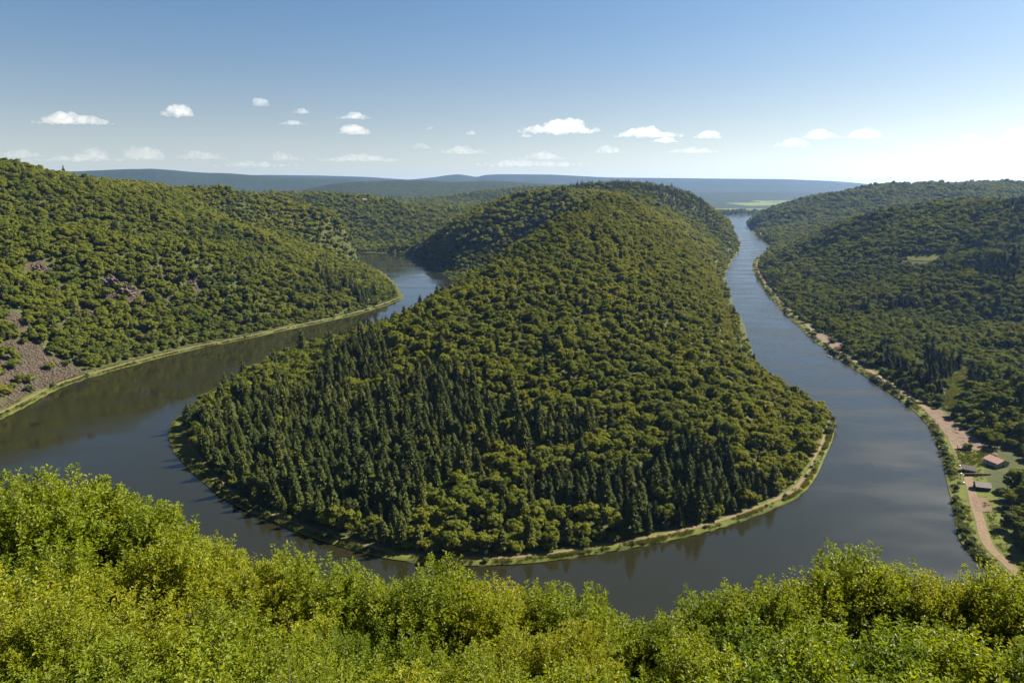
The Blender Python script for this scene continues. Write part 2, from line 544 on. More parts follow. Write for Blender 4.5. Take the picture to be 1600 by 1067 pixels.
def fg_top(x, y):
    """height of the thicket's upper surface close to the camera"""
    yy = np.clip(y, 8.0, 22.0)
    px = np.clip(CX + FPX * x / (CP * yy + SP * 11), -390, 1990)
    py = np.interp(px, SKYLINE[:, 0], SKYLINE[:, 1]) + 12
    b = (CY - py) / FPX
    s_sky = (-SP + b * CP) / (CP + b * SP)
    b2 = (CY - 1130.0) / FPX
    s_bot = (-SP + b2 * CP) / (CP + b2 * SP)
    z8, z22 = CAM_Z + s_bot * 8.0, CAM_Z + s_sky * 22.0
    z = z8 + (z22 - z8) * (yy - 8.0) / 14.0
    z = np.where(y > 22, z - 0.85 * (y - 22), z)
    return np.where(y < 8, z + 0.45 * (8 - y), z)


def height_raw(x, y):
    Q = np.stack([x, y], 1)
    d = river_dist(Q)
    nearm = y < 5200
    h = np.zeros(len(x))
    h[nearm] = tps(Q[nearm])
    rough = 18 * vnoise(x, y, 3, 110.0) + 7 * vnoise(x, y, 4, 45.0) + 30 * (0.28 - np.abs(vnoise(x + 0.4 * y, y * 0.7, 8, 230.0)))
    spur = inside(Q, np.vstack([INNER_C, [(2500, 1500), (-1500, 1500)]])) & (y < 1500)
    rough = rough * np.where(spur, 0.4, 1.0)
    h = h + rough * smooth(20, 120, d) * np.clip(h / 60, 0, 1)
    far = far_height(x, y)
    w = smooth(3300, 4400, y)
    h = np.where(w >= 1, far, h * (1 - w) + far * w)
    bank = 0.9 + 0.035 * np.clip(d, 0, 40)
    k = smooth(11, 42, d)
    land = bank * (1 - k) + np.maximum(h, bank) * k
    bed = -np.minimum(4.0, 0.55 * np.maximum(-d, 0)) + 0.9 * smooth(2.5, 0, -d)
    z = np.where(d > 0, land, bed)
    fg = fg_top(x, y) - 3.1
    wf = smooth(75, 30, y) * smooth(70, 40, np.abs(x))
    z = z * (1 - wf) + fg * wf
    return z, d


ys = [-60.0]
while ys[-1] < 26000:
    ys.append(ys[-1] + max(4.0, 0.0095 * ys[-1]))
YS = np.array(ys)
NU = 331
US = np.linspace(-1, 1, NU)


def halfw(y):
    return 0.85 * y + 350.0


GX = US[None, :] * halfw(YS)[:, None]
GY = np.repeat(YS[:, None], NU, 1)
HZ, HD = height_raw(GX.ravel(), GY.ravel())
GZ, GD = HZ.reshape(GX.shape), HD.reshape(GX.shape)


def sample(grid, x, y):
    x, y = np.asarray(x, float), np.asarray(y, float)
    i = np.clip(np.searchsorted(YS, y) - 1, 0, len(YS) - 2)
    fy = np.clip((y - YS[i]) / (YS[i + 1] - YS[i]), 0, 1)
    u = np.clip((x / halfw(y) + 1) / 2 * (NU - 1), 0, NU - 1.001)
    j = u.astype(int)
    fu = u - j
    return (grid[i, j] * (1 - fu) + grid[i, j + 1] * fu) * (1 - fy) + (grid[i + 1, j] * (1 - fu) + grid[i + 1, j + 1] * fu) * fy


def ground(x, y):
    return float(sample(GZ, x, y))


def pix_to_ground(px, py):
    """where the line of sight through a pixel meets the terrain"""
    r = ray(px, py)
    yy = np.geomspace(40, 9000, 6000)
    t = yy / r[1]
    zz = CAM_Z + r[2] * t
    xx = r[0] * t
    below = np.nonzero(sample(GZ, xx, yy) > zz)[0]
    k = below[0] if len(below) else len(yy) - 1
    return float(xx[k]), float(yy[k])


# colour areas of the ground (rock, meadow), in plan
ROCKS = []      # (x, y, radius) where trees stand thin and stone shows
for px, py, rad in [(60, 590, 24), (30, 605, 26), (75, 572, 16), (40, 570, 18), (118, 592, 10), (20, 540, 10), (95, 585, 20), (10, 570, 14), (40, 545, 16), (110, 600, 10), (15, 635, 12), (20, 500, 12), (135, 492, 11), (180, 455, 18), (205, 462, 14), (60, 420, 12), (95, 455, 6), (255, 425, 10), (300, 440, 9),
                    (370, 505, 13), (392, 510, 10), (310, 455, 7), (265, 475, 8), (95, 515, 6), (215, 535, 7), (232, 530, 7)]:
    x, y = pix_to_ground(px, py)
    ROCKS.append((x, y, rad))


def rock_mask(x, y):
    m = np.zeros(np.shape(x))
    for a, b, r in ROCKS:
        d = np.hypot((x - a), (y - b)) / r
        m = np.maximum(m, smooth(1.25, 0.75, d + 0.5 * vnoise(x, y, 21, 9.0)))
    return m


def far_fields(x, y):
    """pale fields on the plain beyond the valley"""
    px, py, dep = project(x, y, sample(GZ, x, y))
    cell = np.sin(np.floor(x / 420) * 12.9898 + np.floor(y / 700 + 0.3 * np.sin(x / 900)) * 78.233) * 43758.5453
    cell = cell - np.floor(cell)
    flat = (y > 4200) & (y < 12000) & (sample(GZ, x, y) < 40)
    return np.where(flat, cell, 0)


# terrain sheet
NR = len(YS)
idx = np.arange(NR * NU).reshape(NR, NU)
quads = np.stack([idx[:-1, :-1].ravel(), idx[:-1, 1:].ravel(), idx[1:, 1:].ravel(), idx[1:, :-1].ravel()], 1)
V = np.stack([GX.ravel(), GY.ravel(), GZ.ravel()], 1)


def ground_material():
    m, nt, N, L, bsdf, out = new_mat('forest_ground')
    geo = N.new('ShaderNodeNewGeometry')
    pos = geo.outputs['Position']
    n1 = noise(N, L, 0.02, 6, pos)
    n2 = noise(N, L, 0.12, 5, pos)
    floor_ = ramp(N, [(0.3, (0.030, 0.040, 0.012)), (0.7, (0.056, 0.060, 0.020))])
    L.new(n2.outputs['Fac'], floor_.inputs['Fac'])
    far_ = ramp(N, [(0.30, (0.010, 0.016, 0.011)), (0.5, (0.018, 0.027, 0.013)), (0.72, (0.030, 0.040, 0.016))])
    L.new(n1.outputs['Fac'], far_.inputs['Fac'])
    a_far = N.new('ShaderNodeAttribute')
    a_far.attribute_name = 'mask'
    sep = N.new('ShaderNodeSeparateColor')
    L.new(a_far.outputs['Color'], sep.inputs['Color'])
    rockc = ramp(N, [(0.25, (0.024, 0.019, 0.013)), (0.5, (0.044, 0.035, 0.024)), (0.75, (0.080, 0.064, 0.046))])
    n3 = noise(N, L, 0.45, 6, pos, 0.65)
    L.new(n3.outputs['Fac'], rockc.inputs['Fac'])
    fieldc = ramp(N, [(0.0, (0.06, 0.09, 0.02)), (0.45, (0.10, 0.13, 0.03)), (0.6, (0.20, 0.17, 0.10)), (0.75, (0.07, 0.10, 0.03)), (0.9, (0.24, 0.20, 0.13))], 'CONSTANT')
    L.new(sep.outputs['Blue'], fieldc.inputs['Fac'])
    c = mixc(N, L, floor_.outputs['Color'], far_.outputs['Color'], sep.outputs['Green'])
    c = mixc(N, L, c, rockc.outputs['Color'], sep.outputs['Red'])
    gt = N.new('ShaderNodeMath')
    gt.operation = 'GREATER_THAN'
    gt.inputs[1].default_value = 0.30
    L.new(sep.outputs['Blue'], gt.inputs[0])
    c = mixc(N, L, c, fieldc.outputs['Color'], gt.outputs[0])
    L.new(c, bsdf.inputs['Base Color'])
    bsdf.inputs['Roughness'].default_value = 0.95
    bsdf.inputs['Specular IOR Level'].default_value = 0.1
    vor = N.new('ShaderNodeTexVoronoi')
    vor.inputs['Scale'].default_value = 0.08
    L.new(pos, vor.inputs['Vector'])
    b = N.new('ShaderNodeBump')
    b.inputs['Strength'].default_value = 1.0
    b.inputs['Distance'].default_value = 7.0
    b.invert = True
    mul = N.new('ShaderNodeMath')
    mul.operation = 'MULTIPLY'
    L.new(vor.outputs['Distance'], mul.inputs[0])
    L.new(sep.outputs['Green'], mul.inputs[1])
    L.new(mul.outputs[0], b.inputs['Height'])
    b2 = N.new('ShaderNodeBump')
    b2.inputs['Strength'].default_value = 0.8
    b2.inputs['Distance'].default_value = 0.4
    L.new(n3.outputs['Fac'], b2.inputs['Height'])
    L.new(b.outputs[0], b2.inputs['Normal'])
    L.new(b2.outputs[0], bsdf.inputs['Normal'])
    return m


M['ground'] = ground_material()
me = mk_mesh('terrain', V, [quads], [M['ground']], None, True)
ca = me.color_attributes.new('mask', 'FLOAT_COLOR', 'POINT')
FF = far_fields(GX.ravel(), GY.ravel())
mask = np.stack([rock_mask(GX.ravel(), GY.ravel()), smooth(3600, 4600, GY.ravel()), FF, np.ones(NR * NU)], 1)
ca.data.foreach_set('color', mask.astype(np.float32).ravel())
terrain = props(mk_obj('terrain', me), 'wooded hills and valley floor', kind='structure')


# river: one sheet of water a little wider than its bed
def water_material():
    m, nt, N, L, bsdf, out = new_mat('river_water')
    geo = N.new('ShaderNodeNewGeometry')
    bsdf.inputs['Base Color'].default_value = (0.012, 0.0118, 0.0048, 1)
    bsdf.inputs['Roughness'].default_value = 0.06
    bsdf.inputs['IOR'].default_value = 1.5
    bsdf.inputs['Specular IOR Level'].default_value = 0.5
    big = noise(N, L, 0.006, 3, geo.outputs['Position'])
    small = noise(N, L, 0.35, 3, geo.outputs['Position'])
    st = ramp(N, [(0.30, (0.015, 0.015, 0.015)), (0.70, (0.05, 0.05, 0.05))])
    L.new(big.outputs['Fac'], st.inputs['Fac'])
    b = N.new('ShaderNodeBump')
    b.inputs['Distance'].default_value = 0.35
    L.new(st.outputs['Color'], b.inputs['Strength'])
    L.new(small.outputs['Fac'], b.inputs['Height'])
    L.new(b.outputs[0], bsdf.inputs['Normal'])
    mp = N.new('ShaderNodeMapping')                      # wind lanes lying across the reach
    mp.inputs['Scale'].default_value = (0.012, 0.03, 1)
    mp.inputs['Rotation'].default_value = (0, 0, 0.5)
    L.new(geo.outputs['Position'], mp.inputs['Vector'])
    wind = noise(N, L, 1.0, 2, mp.outputs[0])
    rr = ramp(N, [(0.36, (0.03, 0.03, 0.03)), (0.66, (0.17, 0.17, 0.17))])
    L.new(wind.outputs['Fac'], rr.inputs['Fac'])
    sx = N.new('ShaderNodeSeparateXYZ')                  # the right arm lies open to the wind
    L.new(geo.outputs['Position'], sx.inputs[0])
    mw = N.new('ShaderNodeMapRange')
    mw.interpolation_type = 'SMOOTHSTEP'
    for nm_, v_ in (('From Min', 20.0), ('From Max', 260.0), ('To Min', 0.0), ('To Max', 0.17)):
        mw.inputs[nm_].default_value = v_
    L.new(sx.outputs['X'], mw.inputs['Value'])
    ad = N.new('ShaderNodeMath')
    L.new(rr.outputs['Color'], ad.inputs[0])
    L.new(mw.outputs[0], ad.inputs[1])
    L.new(ad.outputs[0], bsdf.inputs['Roughness'])
    return m


M['water'] = water_material()
keep = (GD < 5.0)
fk = keep.ravel()[quads].any(1) & (V[quads[:, 0], 1] < 4450)
used = np.unique(quads[fk])
remap = np.full(NR * NU, -1)
remap[used] = np.arange(len(used))
WV = V[used].copy()
WV[:, 2] = 0.0
river = props(mk_obj('river', mk_mesh('river', WV, [remap[quads[fk]]], [M['water']], None, True)), 'dark blue river bending round the wooded spur', kind='structure')


# ------------------------------------------------------------------ grass verges and paths along the banks
def bank_slice(line, lo, hi):
    i0 = np.argmin(((line - np.array(lo)) ** 2).sum(1))
    i1 = np.argmin(((line - np.array(hi)) ** 2).sum(1))
    return line[min(i0, i1):max(i0, i1) + 1]


def normals2(line, side):
    t = np.gradient(line, axis=0)
    t /= np.linalg.norm(t, axis=1)[:, None] + 1e-9
    return np.stack([-t[:, 1], t[:, 0]], 1) * side


def land_side(line):
    n = normals2(line, 1)
    k = len(line) // 2
    return 1 if river_dist(line[k:k + 1] + n[k:k + 1] * 8)[0] > 0 else -1


def wide(x, y):
    """the verge is broad at the left of the spur's tip and narrow elsewhere"""
    return smooth(-150, -235, x) * smooth(700, 600, y)


def ribbon(name, line, a, b, mat, lift, label, cross=4, wob=0.6, seed=1, extra=0.0):
    """strip of land between offsets a and b from the water's edge"""
    fine = catmull(line, 3.0)
    n = normals2(fine, land_side(line))
    s = np.arange(len(fine)) * 3.0
    wa = (wob if a > 0 else 0.6) * 2 * vnoise(s, s * 0 + 3, seed, 17.0)
    wb = wob * 2 * vnoise(s, s * 0 + 9, seed + 1, 13.0)
    rows = []
    for k in range(cross + 1):
        f = k / cross
        off = (a + wa) * (1 - f) + (b + wb) * f
        if extra:
            off = off + extra * wide(fine[:, 0], fine[:, 1]) * (1.0 if a > 0 else f)
        p = fine + n * off[:, None]
        z = 0.9 + 0.035 * np.clip(off, 0, 40) + lift
        z = np.where(off < 0.5, np.minimum(z, 0.25 + lift + 0.9 * np.clip(off + 0.4, 0, 1)), z)
        if off.max() > 10:
            z = np.maximum(z, sample(GZ, p[:, 0], p[:, 1]) + lift)
        rows.append(np.column_stack([p, z]))
    Vv = np.concatenate(rows)
    m_ = len(fine)
    ii = np.arange(m_ - 1)
    q = np.concatenate([np.stack([k * m_ + ii, k * m_ + ii + 1, (k + 1) * m_ + ii + 1, (k + 1) * m_ + ii], 1) for k in range(cross)])
    o = mk_obj(name, mk_mesh(name, Vv, [q], [mat], None, True))
    return props(o, label, kind='structure')


TIP = bank_slice(INNER, (-270, 610), (252, 600))
LEFT = bank_slice(OUTER, (-182, 1100), (-420, 410))
RIGHT = bank_slice(OUTER, (228, 292), on_water(1288, 545))
RIGHT2 = bank_slice(OUTER, on_water(1330, 573), (640, 1790))
ribbon('river_bank', TIP, -0.6, 8.2, M['verge'], 0.10, 'grass verge round the tip of the spur', 6, 2.0, 31, 6.0)
ribbon('path', TIP, 3.5, 5.4, M['gravel'], 0.22, 'gravel path round the tip of the spur', 2, 0.6, 33, 6.0)
ribbon('river_bank', LEFT, -0.6, 11.5, M['verge'], 0.10, 'grass verge under the steep left hillside', 6, 3.0, 35)
ribbon('path', LEFT, 6.6, 9.0, M['gravel'], 0.22, 'gravel path along the foot of the left hillside', 2, 0.35, 37)
ribbon('river_bank', RIGHT, -0.6, 22.0, M['verge'], 0.10, 'grass verge on the right bank beside the houses', 8, 3.0, 39)
ribbon('path', RIGHT, 8.5, 13.2, M['gravel'], 0.22, 'straight gravel road along the right bank', 2, 0.3, 41)
ribbon('river_bank', RIGHT2, -0.6, 18.0, M['verge'], 0.10, 'grass verge on the right bank upstream', 6, 4.0, 43)
ribbon('path', RIGHT2, 9.0, 12.5, M['gravel'], 0.24, 'gravel path under the trees of the right bank', 2, 0.5, 45)


def patch(name, corners, mat, lift, label, n=10):
    """a sheet of ground between four pixel corners, laid on the terrain"""
    P = np.array([pix_to_ground(*c) for c in corners])
    u = np.linspace(0, 1, n)
    U, Vv = np.meshgrid(u, u, indexing='ij')
    XY = (P[0] * ((1 - U) * (1 - Vv))[..., None] + P[1] * (U * (1 - Vv))[..., None] + P[2] * (U * Vv)[..., None] + P[3] * ((1 - U) * Vv)[..., None]).reshape(-1, 2)
    XY = XY + 1.2 * np.stack([vnoise(XY[:, 0], XY[:, 1], 51, 11.0), vnoise(XY[:, 0], XY[:, 1], 52, 11.0)], 1)
    z = sample(GZ, XY[:, 0], XY[:, 1]) + lift
    k = np.arange(n * n).reshape(n, n)
    q = np.stack([k[:-1, :-1].ravel(), k[1:, :-1].ravel(), k[1:, 1:].ravel(), k[:-1, 1:].ravel()], 1)
    o = mk_obj(name, mk_mesh(name, np.column_stack([XY, z]), [q], [mat], None, True))
    OPEN.append(P)
    return props(o, label, kind='structure')


OPEN = []      # clearings in plan: no trees there
patch('parking_lot', [(1444, 641), (1468, 640), (1560, 712), (1492, 696)], M['lot'], 0.32, 'reddish gravel parking area beside the road', 24)
patch('lawn', [(1494, 705), (1548, 706), (1556, 730), (1500, 728)], M['lawn'], 0.28, 'mown lawn in front of the house', 16)
patch('garden_bed', [(1517, 775), (1540, 778), (1552, 800), (1527, 800)], M['soil'], 0.28, 'bare garden soil beside the road', 10)
patch('meadow', [(1484, 588), (1518, 570), (1507, 640), (1473, 641)], M['meadow'], 0.35, 'dry meadow strip climbing between the trees', 24)
patch('meadow', [(1400, 406), (1430, 397), (1480, 397), (1462, 408)], M['lawn'], 0.6, 'bright small meadow on the right hill', 24)
patch('gravel_yard', [(1268, 525), (1285, 520), (1330, 545), (1318, 555)], M['lot'], 0.35, 'gravel yard among trees on the right bank', 16)


def in_open(x, y, grow=1.0):
    P = np.stack([x, y], 1)
    c = np.zeros(len(P), bool)
    for q in OPEN:
        ctr = q.mean(0)
        c |= inside(P, ctr + (q - ctr) * grow)
    return c


FRONT = OPEN[4]


def in_front(x, y):
    """low ground just before the high meadow on the right hill, kept free of tall trees"""
    c = FRONT.mean(0)
    return inside(np.stack([x, y], 1), c + (FRONT - c) * 1.15 - np.array([8.0, 22.0]))


# ------------------------------------------------------------------ trees
def unit(v):
    return v / (np.linalg.norm(v, axis=-1, keepdims=True) + 1e-9)


def cards(P, Nrm, size, rg, jitter=0.55, aspect=1.0):
    """leaf sprays: a bent four-cornered blade at each point, facing roughly along Nrm"""
    n = len(P)
    nn = unit(Nrm + jitter * rg.normal(size=(n, 3)))
    a = unit(np.cross(nn, rg.normal(size=(n, 3))))
    b = np.cross(nn, a)
    s = (size * rg.uniform(0.65, 1.35, n))[:, None]
    bend = nn * s * rg.uniform(-0.25, 0.1, n)[:, None]
    v = np.stack([P - a * s * 0.5, P - b * s * 0.5 * aspect + bend, P + a * s * 0.5, P + b * s * 0.5 * aspect + bend], 1).reshape(-1, 3)
    f = np.arange(4 * n).reshape(n, 4)
    return v, f


def broadleaf_arrays(seed, n_blob=30, per=78, size=0.82, Rr=5.2, Hc=7.5, base=5.0, low=-0.35):
    rg = np.random.default_rng(seed)
    Ps, Ns = [], []
    sx, sy = rg.uniform(0.85, 1.15, 2)
    for k in range(n_blob):
        while True:
            d = unit(rg.normal(size=3))
            if d[2] > low:
                break
        rad = rg.uniform(0.48, 0.95)
        c = d * np.array([Rr * sx, Rr * sy, Hc * 0.5]) * rad
        br = rg.uniform(0.95, 2.3) * Rr / 5.2
        u = unit(rg.normal(size=(per, 3)) + d * 0.55 + np.array([0, 0, 0.25]))
        Ps.append(c + u * br * rg.uniform(0.8, 1.08, (per, 1)) * np.array([1, 1, 0.82]))
        Ns.append(u + 0.25 * d)
    P, Nn = np.concatenate(Ps), np.concatenate(Ns)
    P[:, 2] += base + Hc * 0.5
    v, f = cards(P, Nn, size, rg)
    # large leaf cards added inside the crown to stop light leaking through
    u = unit(rg.normal(size=(90, 3)))
    v2, f2 = cards(u * np.array([Rr * sx, Rr * sy, Hc * 0.5]) * 0.55 + np.array([0, 0, base + Hc * 0.5]), u, size * 2.6, rg, 0.3)
    return np.concatenate([v, v2]), np.concatenate([f, f2 + len(v)])


def trunk_arrays(seed, h, r, limbs=4):
    rg = np.random.default_rng(seed)
    g = Geo()
    g.tube((0, 0, -1.5), (0.1, 0, h * 0.5), r, r * 0.72, 7)
    g.tube((0.1, 0, h * 0.5), (0.0, 0.15, h), r * 0.72, r * 0.3, 7)
    for k in range(limbs):
        a = rg.uniform(0, 6.28)
        z0 = h * rg.uniform(0.45, 0.75)
        l = h * rg.uniform(0.25, 0.4)
        g.tube((0.05, 0, z0), (math.cos(a) * l, math.sin(a) * l, z0 + l * 0.8), r * 0.4, r * 0.12, 5)
    return np.concatenate(g.v), np.concatenate(g.q)


def spruce_arrays(seed, H=24.0, Rr=3.3, tiers=21, per=9, bare=0.10):
    rg = np.random.default_rng(seed)
    Vs, Fs, n = [], [], 0
    z0 = H * bare
    for t in range(tiers):
        f = t / (tiers - 1)
        z = z0 + (H * 0.985 - z0) * f ** 0.92
        rad = Rr * 1.08 * (1 - f) ** 0.62 * rg.uniform(0.85, 1.1) + 0.18
        if f < 0.12:
            rad *= 0.75
        k = max(4, int(per * (0.55 + 0.45 * (1 - f))))
        ph = rg.uniform(0, 6.28)
        for i in range(k):
            a = ph + i / k * 6.283 + rg.uniform(-0.25, 0.25)
            L_ = rad * rg.uniform(0.72, 1.12)
            droop = rg.uniform(0.22, 0.48) * L_ * (1 - 0.6 * f)
            zz = z + rg.uniform(-0.3, 0.3)
            for da, ls, wd in ((0, 1.0, 0.22), (0.34, 0.8, 0.18), (-0.34, 0.8, 0.18)):
                ca, sa = math.cos(a + da), math.sin(a + da)
                ls *= rg.uniform(0.85, 1.1)
                w = L_ * wd
                p0 = np.array([0, 0, zz + 0.12 * L_])
                pm = np.array([ca * L_ * 0.55 * ls, sa * L_ * 0.55 * ls, zz - droop * 0.35])
                pt = np.array([ca * L_ * ls, sa * L_ * ls, zz - droop * rg.uniform(0.7, 1.1) + 0.08 * L_])
                sd = np.array([-sa, ca, 0]) * w
                Vs += [p0, pm + sd + np.array([0, 0, -0.12 * L_]), pt, pm - sd + np.array([0, 0, -0.12 * L_])]
                Fs += [(n, n + 1, n + 2), (n, n + 2, n + 3)]
                n += 4
    # leader
    Vs += [np.array([0.12, 0, H * 0.94]), np.array([-0.1, 0.1, H * 0.94]), np.array([0, 0, H * 1.02]), np.array([0, -0.12, H * 0.94])]
    Fs += [(n, n + 1, n + 2), (n + 1, n + 3, n + 2), (n + 3, n, n + 2)]
    return np.array(Vs), np.array(Fs)


def bush_arrays(seed, Rr=1.8, H=2.8, n_blob=14, per=60, size=0.34):
    rg = np.random.default_rng(seed)
    Ps, Ns = [], []
    for k in range(n_blob):
        d = unit(rg.normal(size=3))
        d[2] = abs(d[2])
        c = d * np.array([Rr, Rr, H * 0.6]) * rg.uniform(0.45, 0.8)
        u = unit(rg.normal(size=(per, 3)) + d * 0.5)
        Ps.append(c + u * Rr * rg.uniform(0.28, 0.45) * rg.uniform(0.8, 1.1, (per, 1)))
        Ns.append(u)
    P, Nn = np.concatenate(Ps), np.concatenate(Ns)
    P[:, 2] = np.maximum(P[:, 2] + H * 0.32, 0.05)
    return cards(P, Nn, size, rg)


BARK = M['bark']
BROAD, SPRUCE, BUSH = [], [], []        # (crown mesh, trunk mesh, joined mesh)


def join_mesh(name, c, t, cm):
    V_ = np.concatenate([c[0], t[0]])
    return mk_mesh(name, V_, [c[1], t[1] + len(c[0])], [cm, BARK], [0, 1])


for s in range(6):
    c = broadleaf_arrays(100 + s, n_blob=[30, 26, 34, 30, 24, 32][s], Rr=[5.2, 4.6, 5.8, 5.0, 4.4, 5.5][s], Hc=[9.0, 10.0, 8.4, 9.4, 10.6, 8.6][s], base=4.0)
    t = trunk_arrays(200 + s, 10.5, 0.34)
    BROAD.append((mk_mesh('broadleaf_crown', c[0], [c[1]], [M['broad']]), mk_mesh('broadleaf_trunk', t[0], [t[1]], [BARK]), join_mesh('broadleaf_whole', c, t, M['broad'])))
for s in range(5):
    H = [17, 20, 15, 18, 13.5][s]
    c = spruce_arrays(300 + s, H, [4.9, 5.4, 4.4, 5.0, 4.6][s], [16, 18, 15, 17, 13][s], 11)
    g = Geo()
    g.tube((0, 0, -1), (0, 0, H * 0.45), 0.30, 0.2, 7)
    g.tube((0, 0, H * 0.45), (0, 0, H * 0.99), 0.2, 0.03, 6)
    t = (np.concatenate(g.v), np.concatenate(g.q))
    SPRUCE.append((mk_mesh('spruce_crown', c[0], [c[1]], [M['conifer']]), mk_mesh('spruce_trunk', t[0], [t[1]], [BARK]), join_mesh('spruce_whole', c, t, M['conifer'])))
for s in range(5):
    c = bush_arrays(400 + s)
    g = Geo()
    for k in range(4):
        a = k * 1.6
        g.tube((0, 0, -0.3), (math.cos(a) * 0.7, math.sin(a) * 0.7, 1.7), 0.07, 0.03, 5)
    t = (np.concatenate(g.v), np.concatenate(g.q))
    BUSH.append((mk_mesh('bush_crown', c[0], [c[1]], [M['bush']]), mk_mesh('bush_trunk', t[0], [t[1]], [BARK]), join_mesh('bush_whole', c, t, M['bush'])))
FARB = []
for s in range(4):
    c = broadleaf_arrays(150 + s, n_blob=16, per=22, size=1.75, Rr=5.4, Hc=7.5, base=4.0)
    t = trunk_arrays(250 + s, 8, 0.3, 0)
    FARB.append(join_mesh('broadleaf_far', c, t, M['broad']))
FARS = []
for s in range(3):
    c = spruce_arrays(350 + s, 15, 4.6, 10, 8)
    t = trunk_arrays(260 + s, 10, 0.25, 0)
    FARS.append(join_mesh('spruce_far', c, t, M['conifer']))


# where the trees stand
def jitter_grid(x0, x1, y0, y1, s):
    nx, ny = int((x1 - x0) / s), int((y1 - y0) / s)
    gx, gy = np.meshgrid(np.arange(nx), np.arange(ny))
    gx = gx + 0.5 * (gy % 2)
    x = x0 + (gx + RNG.uniform(-0.36, 0.36, gx.shape)) * s
    y = y0 + (gy + RNG.uniform(-0.36, 0.36, gx.shape)) * s
    return x.ravel(), y.ravel()


def visible(x, y, top, margin=7.0, canopy=11.0):
    """is a tree top in sight of the camera over the woods in between (with a margin)?"""
    ok = np.ones(len(x), bool)
    for f in np.linspace(0.06, 0.985, 90):
        fx, fy = x * f, y * f
        g = sample(GZ, fx, fy)
        dd = sample(GD, fx, fy)
        g = np.where((dd > 14) & (fy > 280), g + canopy * np.clip((1 - f) * np.hypot(x, y) / 40, 0, 1), g)
        zl = CAM_Z + (top - CAM_Z) * f
        ok &= ~((zl + margin < g) & (fy > 60))
    return ok


def wood(x, y, d):
    """conifer share at a place"""
    n = vnoise(x, y, 61, 120.0) + 0.6 * vnoise(x, y, 62, 40.0)
    c = np.full(len(x), 0.03)
    tip = (d > 0) & (y > 300) & (y < 640) & (x > -300) & (x < 230) & inside(np.stack([x + 45 * vnoise(x, y, 71, 30.0), y + 60 * vnoise(x, y, 72, 30.0)], 1), TIPZONE)
    c = np.where(tip, np.where(n > 0.11, 0.15, 0.92), c)
    c = np.where((y > 1900) & (y < 2700) & (x > 150) & (x < 640) & (sample(GZ, x, y) > 110), 0.85, c)
    c = np.where((x > 430) & (y > 950) & (y < 1500) & (n > 0.14), 0.75, c)
    c = np.where((x > 370) & (y < 700) & (n > 0.10), 0.7, c)
    c = np.where((x > 560) & (y > 1350) & (y < 1900) & (n > 0.05), 0.6, c)
    c = np.where((x < -200) & (y > 1450) & (n > 0.08), 0.5, c)
    lz = (np.hypot((x + 255) / 55, (y - 1050) / 40) < 1)
    c = np.where(lz, 0.75, c)
    ez = (np.hypot((x - 560) / 40, (y - 2000) / 130) < 1)
    c = np.where(ez, 0.7, c)
    wz = (np.hypot((x + 150) / 90, (y - 760) / 40) < 1) | (np.hypot((x + 60) / 30, (y - 1000) / 60) < 1)
    c = np.where(wz, 0.55, c)
    return c


TIPZONE = np.array([pix_to_ground(*p) for p in [(255, 640), (330, 580), (420, 560), (520, 545), (620, 560), (700, 600), (800, 640), (900, 680), (1000, 700), (1090, 720), (1180, 745), (1230, 770), (1200, 830), (1000, 890), (780, 905), (600, 895), (400, 830), (280, 760)]])

POLY_IN = np.vstack([INNER_C, [(2500, 4700), (-1500, 4700)]])      # land inside the loop
AX, AY, AS = [], [], []
for x0, x1, y0, y1, s in [(-420, 420, 260, 660, 5.8), (-900, 1000, 400, 900, 5.9), (-1100, 1300, 900, 1500, 6.6), (-1700, 1900, 1500, 2400, 9.6), (-2600, 3000, 2400, 3300, 13.0), (-3400, 4000, 3300, 4700, 17.0)]:
    x, y = jitter_grid(x0, x1, y0, y1, s)
    AX.append(x), AY.append(y), AS.append(np.full(len(x), s))
n_ = normals2(TIP, land_side(TIP))            # a closed edge to the wood along the path at the tip
for i in range(int(len(TIP) * 0.30), int(len(TIP) * 0.93)):
    off = 8.0 + 6.0 * float(wide(TIP[i, 0], TIP[i, 1])) + RNG.uniform(0, 3.5)
    AX.append([TIP[i, 0] + n_[i, 0] * off]), AY.append([TIP[i, 1] + n_[i, 1] * off]), AS.append([5.8])
X, Y, S = np.concatenate(AX), np.concatenate(AY), np.concatenate(AS)
k = np.abs(X) < 0.80 * (Y + 60) + 30
k &= ~((S == 5.9) & (np.abs(X) < 420) & (Y < 660))
k &= Y < 4650
X, Y, S = X[k], Y[k], S[k]
Zg, D = sample(GZ, X, Y), sample(GD, X, Y)
EAST = (Y > 590) & inside(np.stack([X, Y], 1), POLY_IN)
need = np.where(EAST, 2.0, np.where((X < 300) & (X > -320) & (Y < 640), 6.8 + 6.0 * wide(X, Y) + 2.5 * vnoise(X, Y, 91, 14.0), np.where((Y > 900) | (X < -200), 12.0, 15.0)))
k = (D > need) & ~in_open(X, Y, 1.06) & (rock_mask(X, Y) < RNG.uniform(0.1, 1.15, len(X))) & (Zg > 1) & ~in_front(X, Y)
flatx = (X > 230) & (X < 340) & (((Y > 385) & (Y < 445) & (D < 52)) | ((Y > 335) & (Y <= 385) & (D < 25)) | ((Y > 280) & (Y <= 335) & (D < 21)))       # gardens and houses on the right bank
k &= ~(flatx & (RNG.random(len(X)) < 1.0))
k &= ~((X < -250) & (Y < 900) & (D < 17))
k &= ~((FF_ := far_fields(X, Y)) > 0.40)
X, Y, S, Zg, D = X[k], Y[k], S[k], Zg[k], D[k]
CON = RNG.random(len(X)) < wood(X, Y, D)
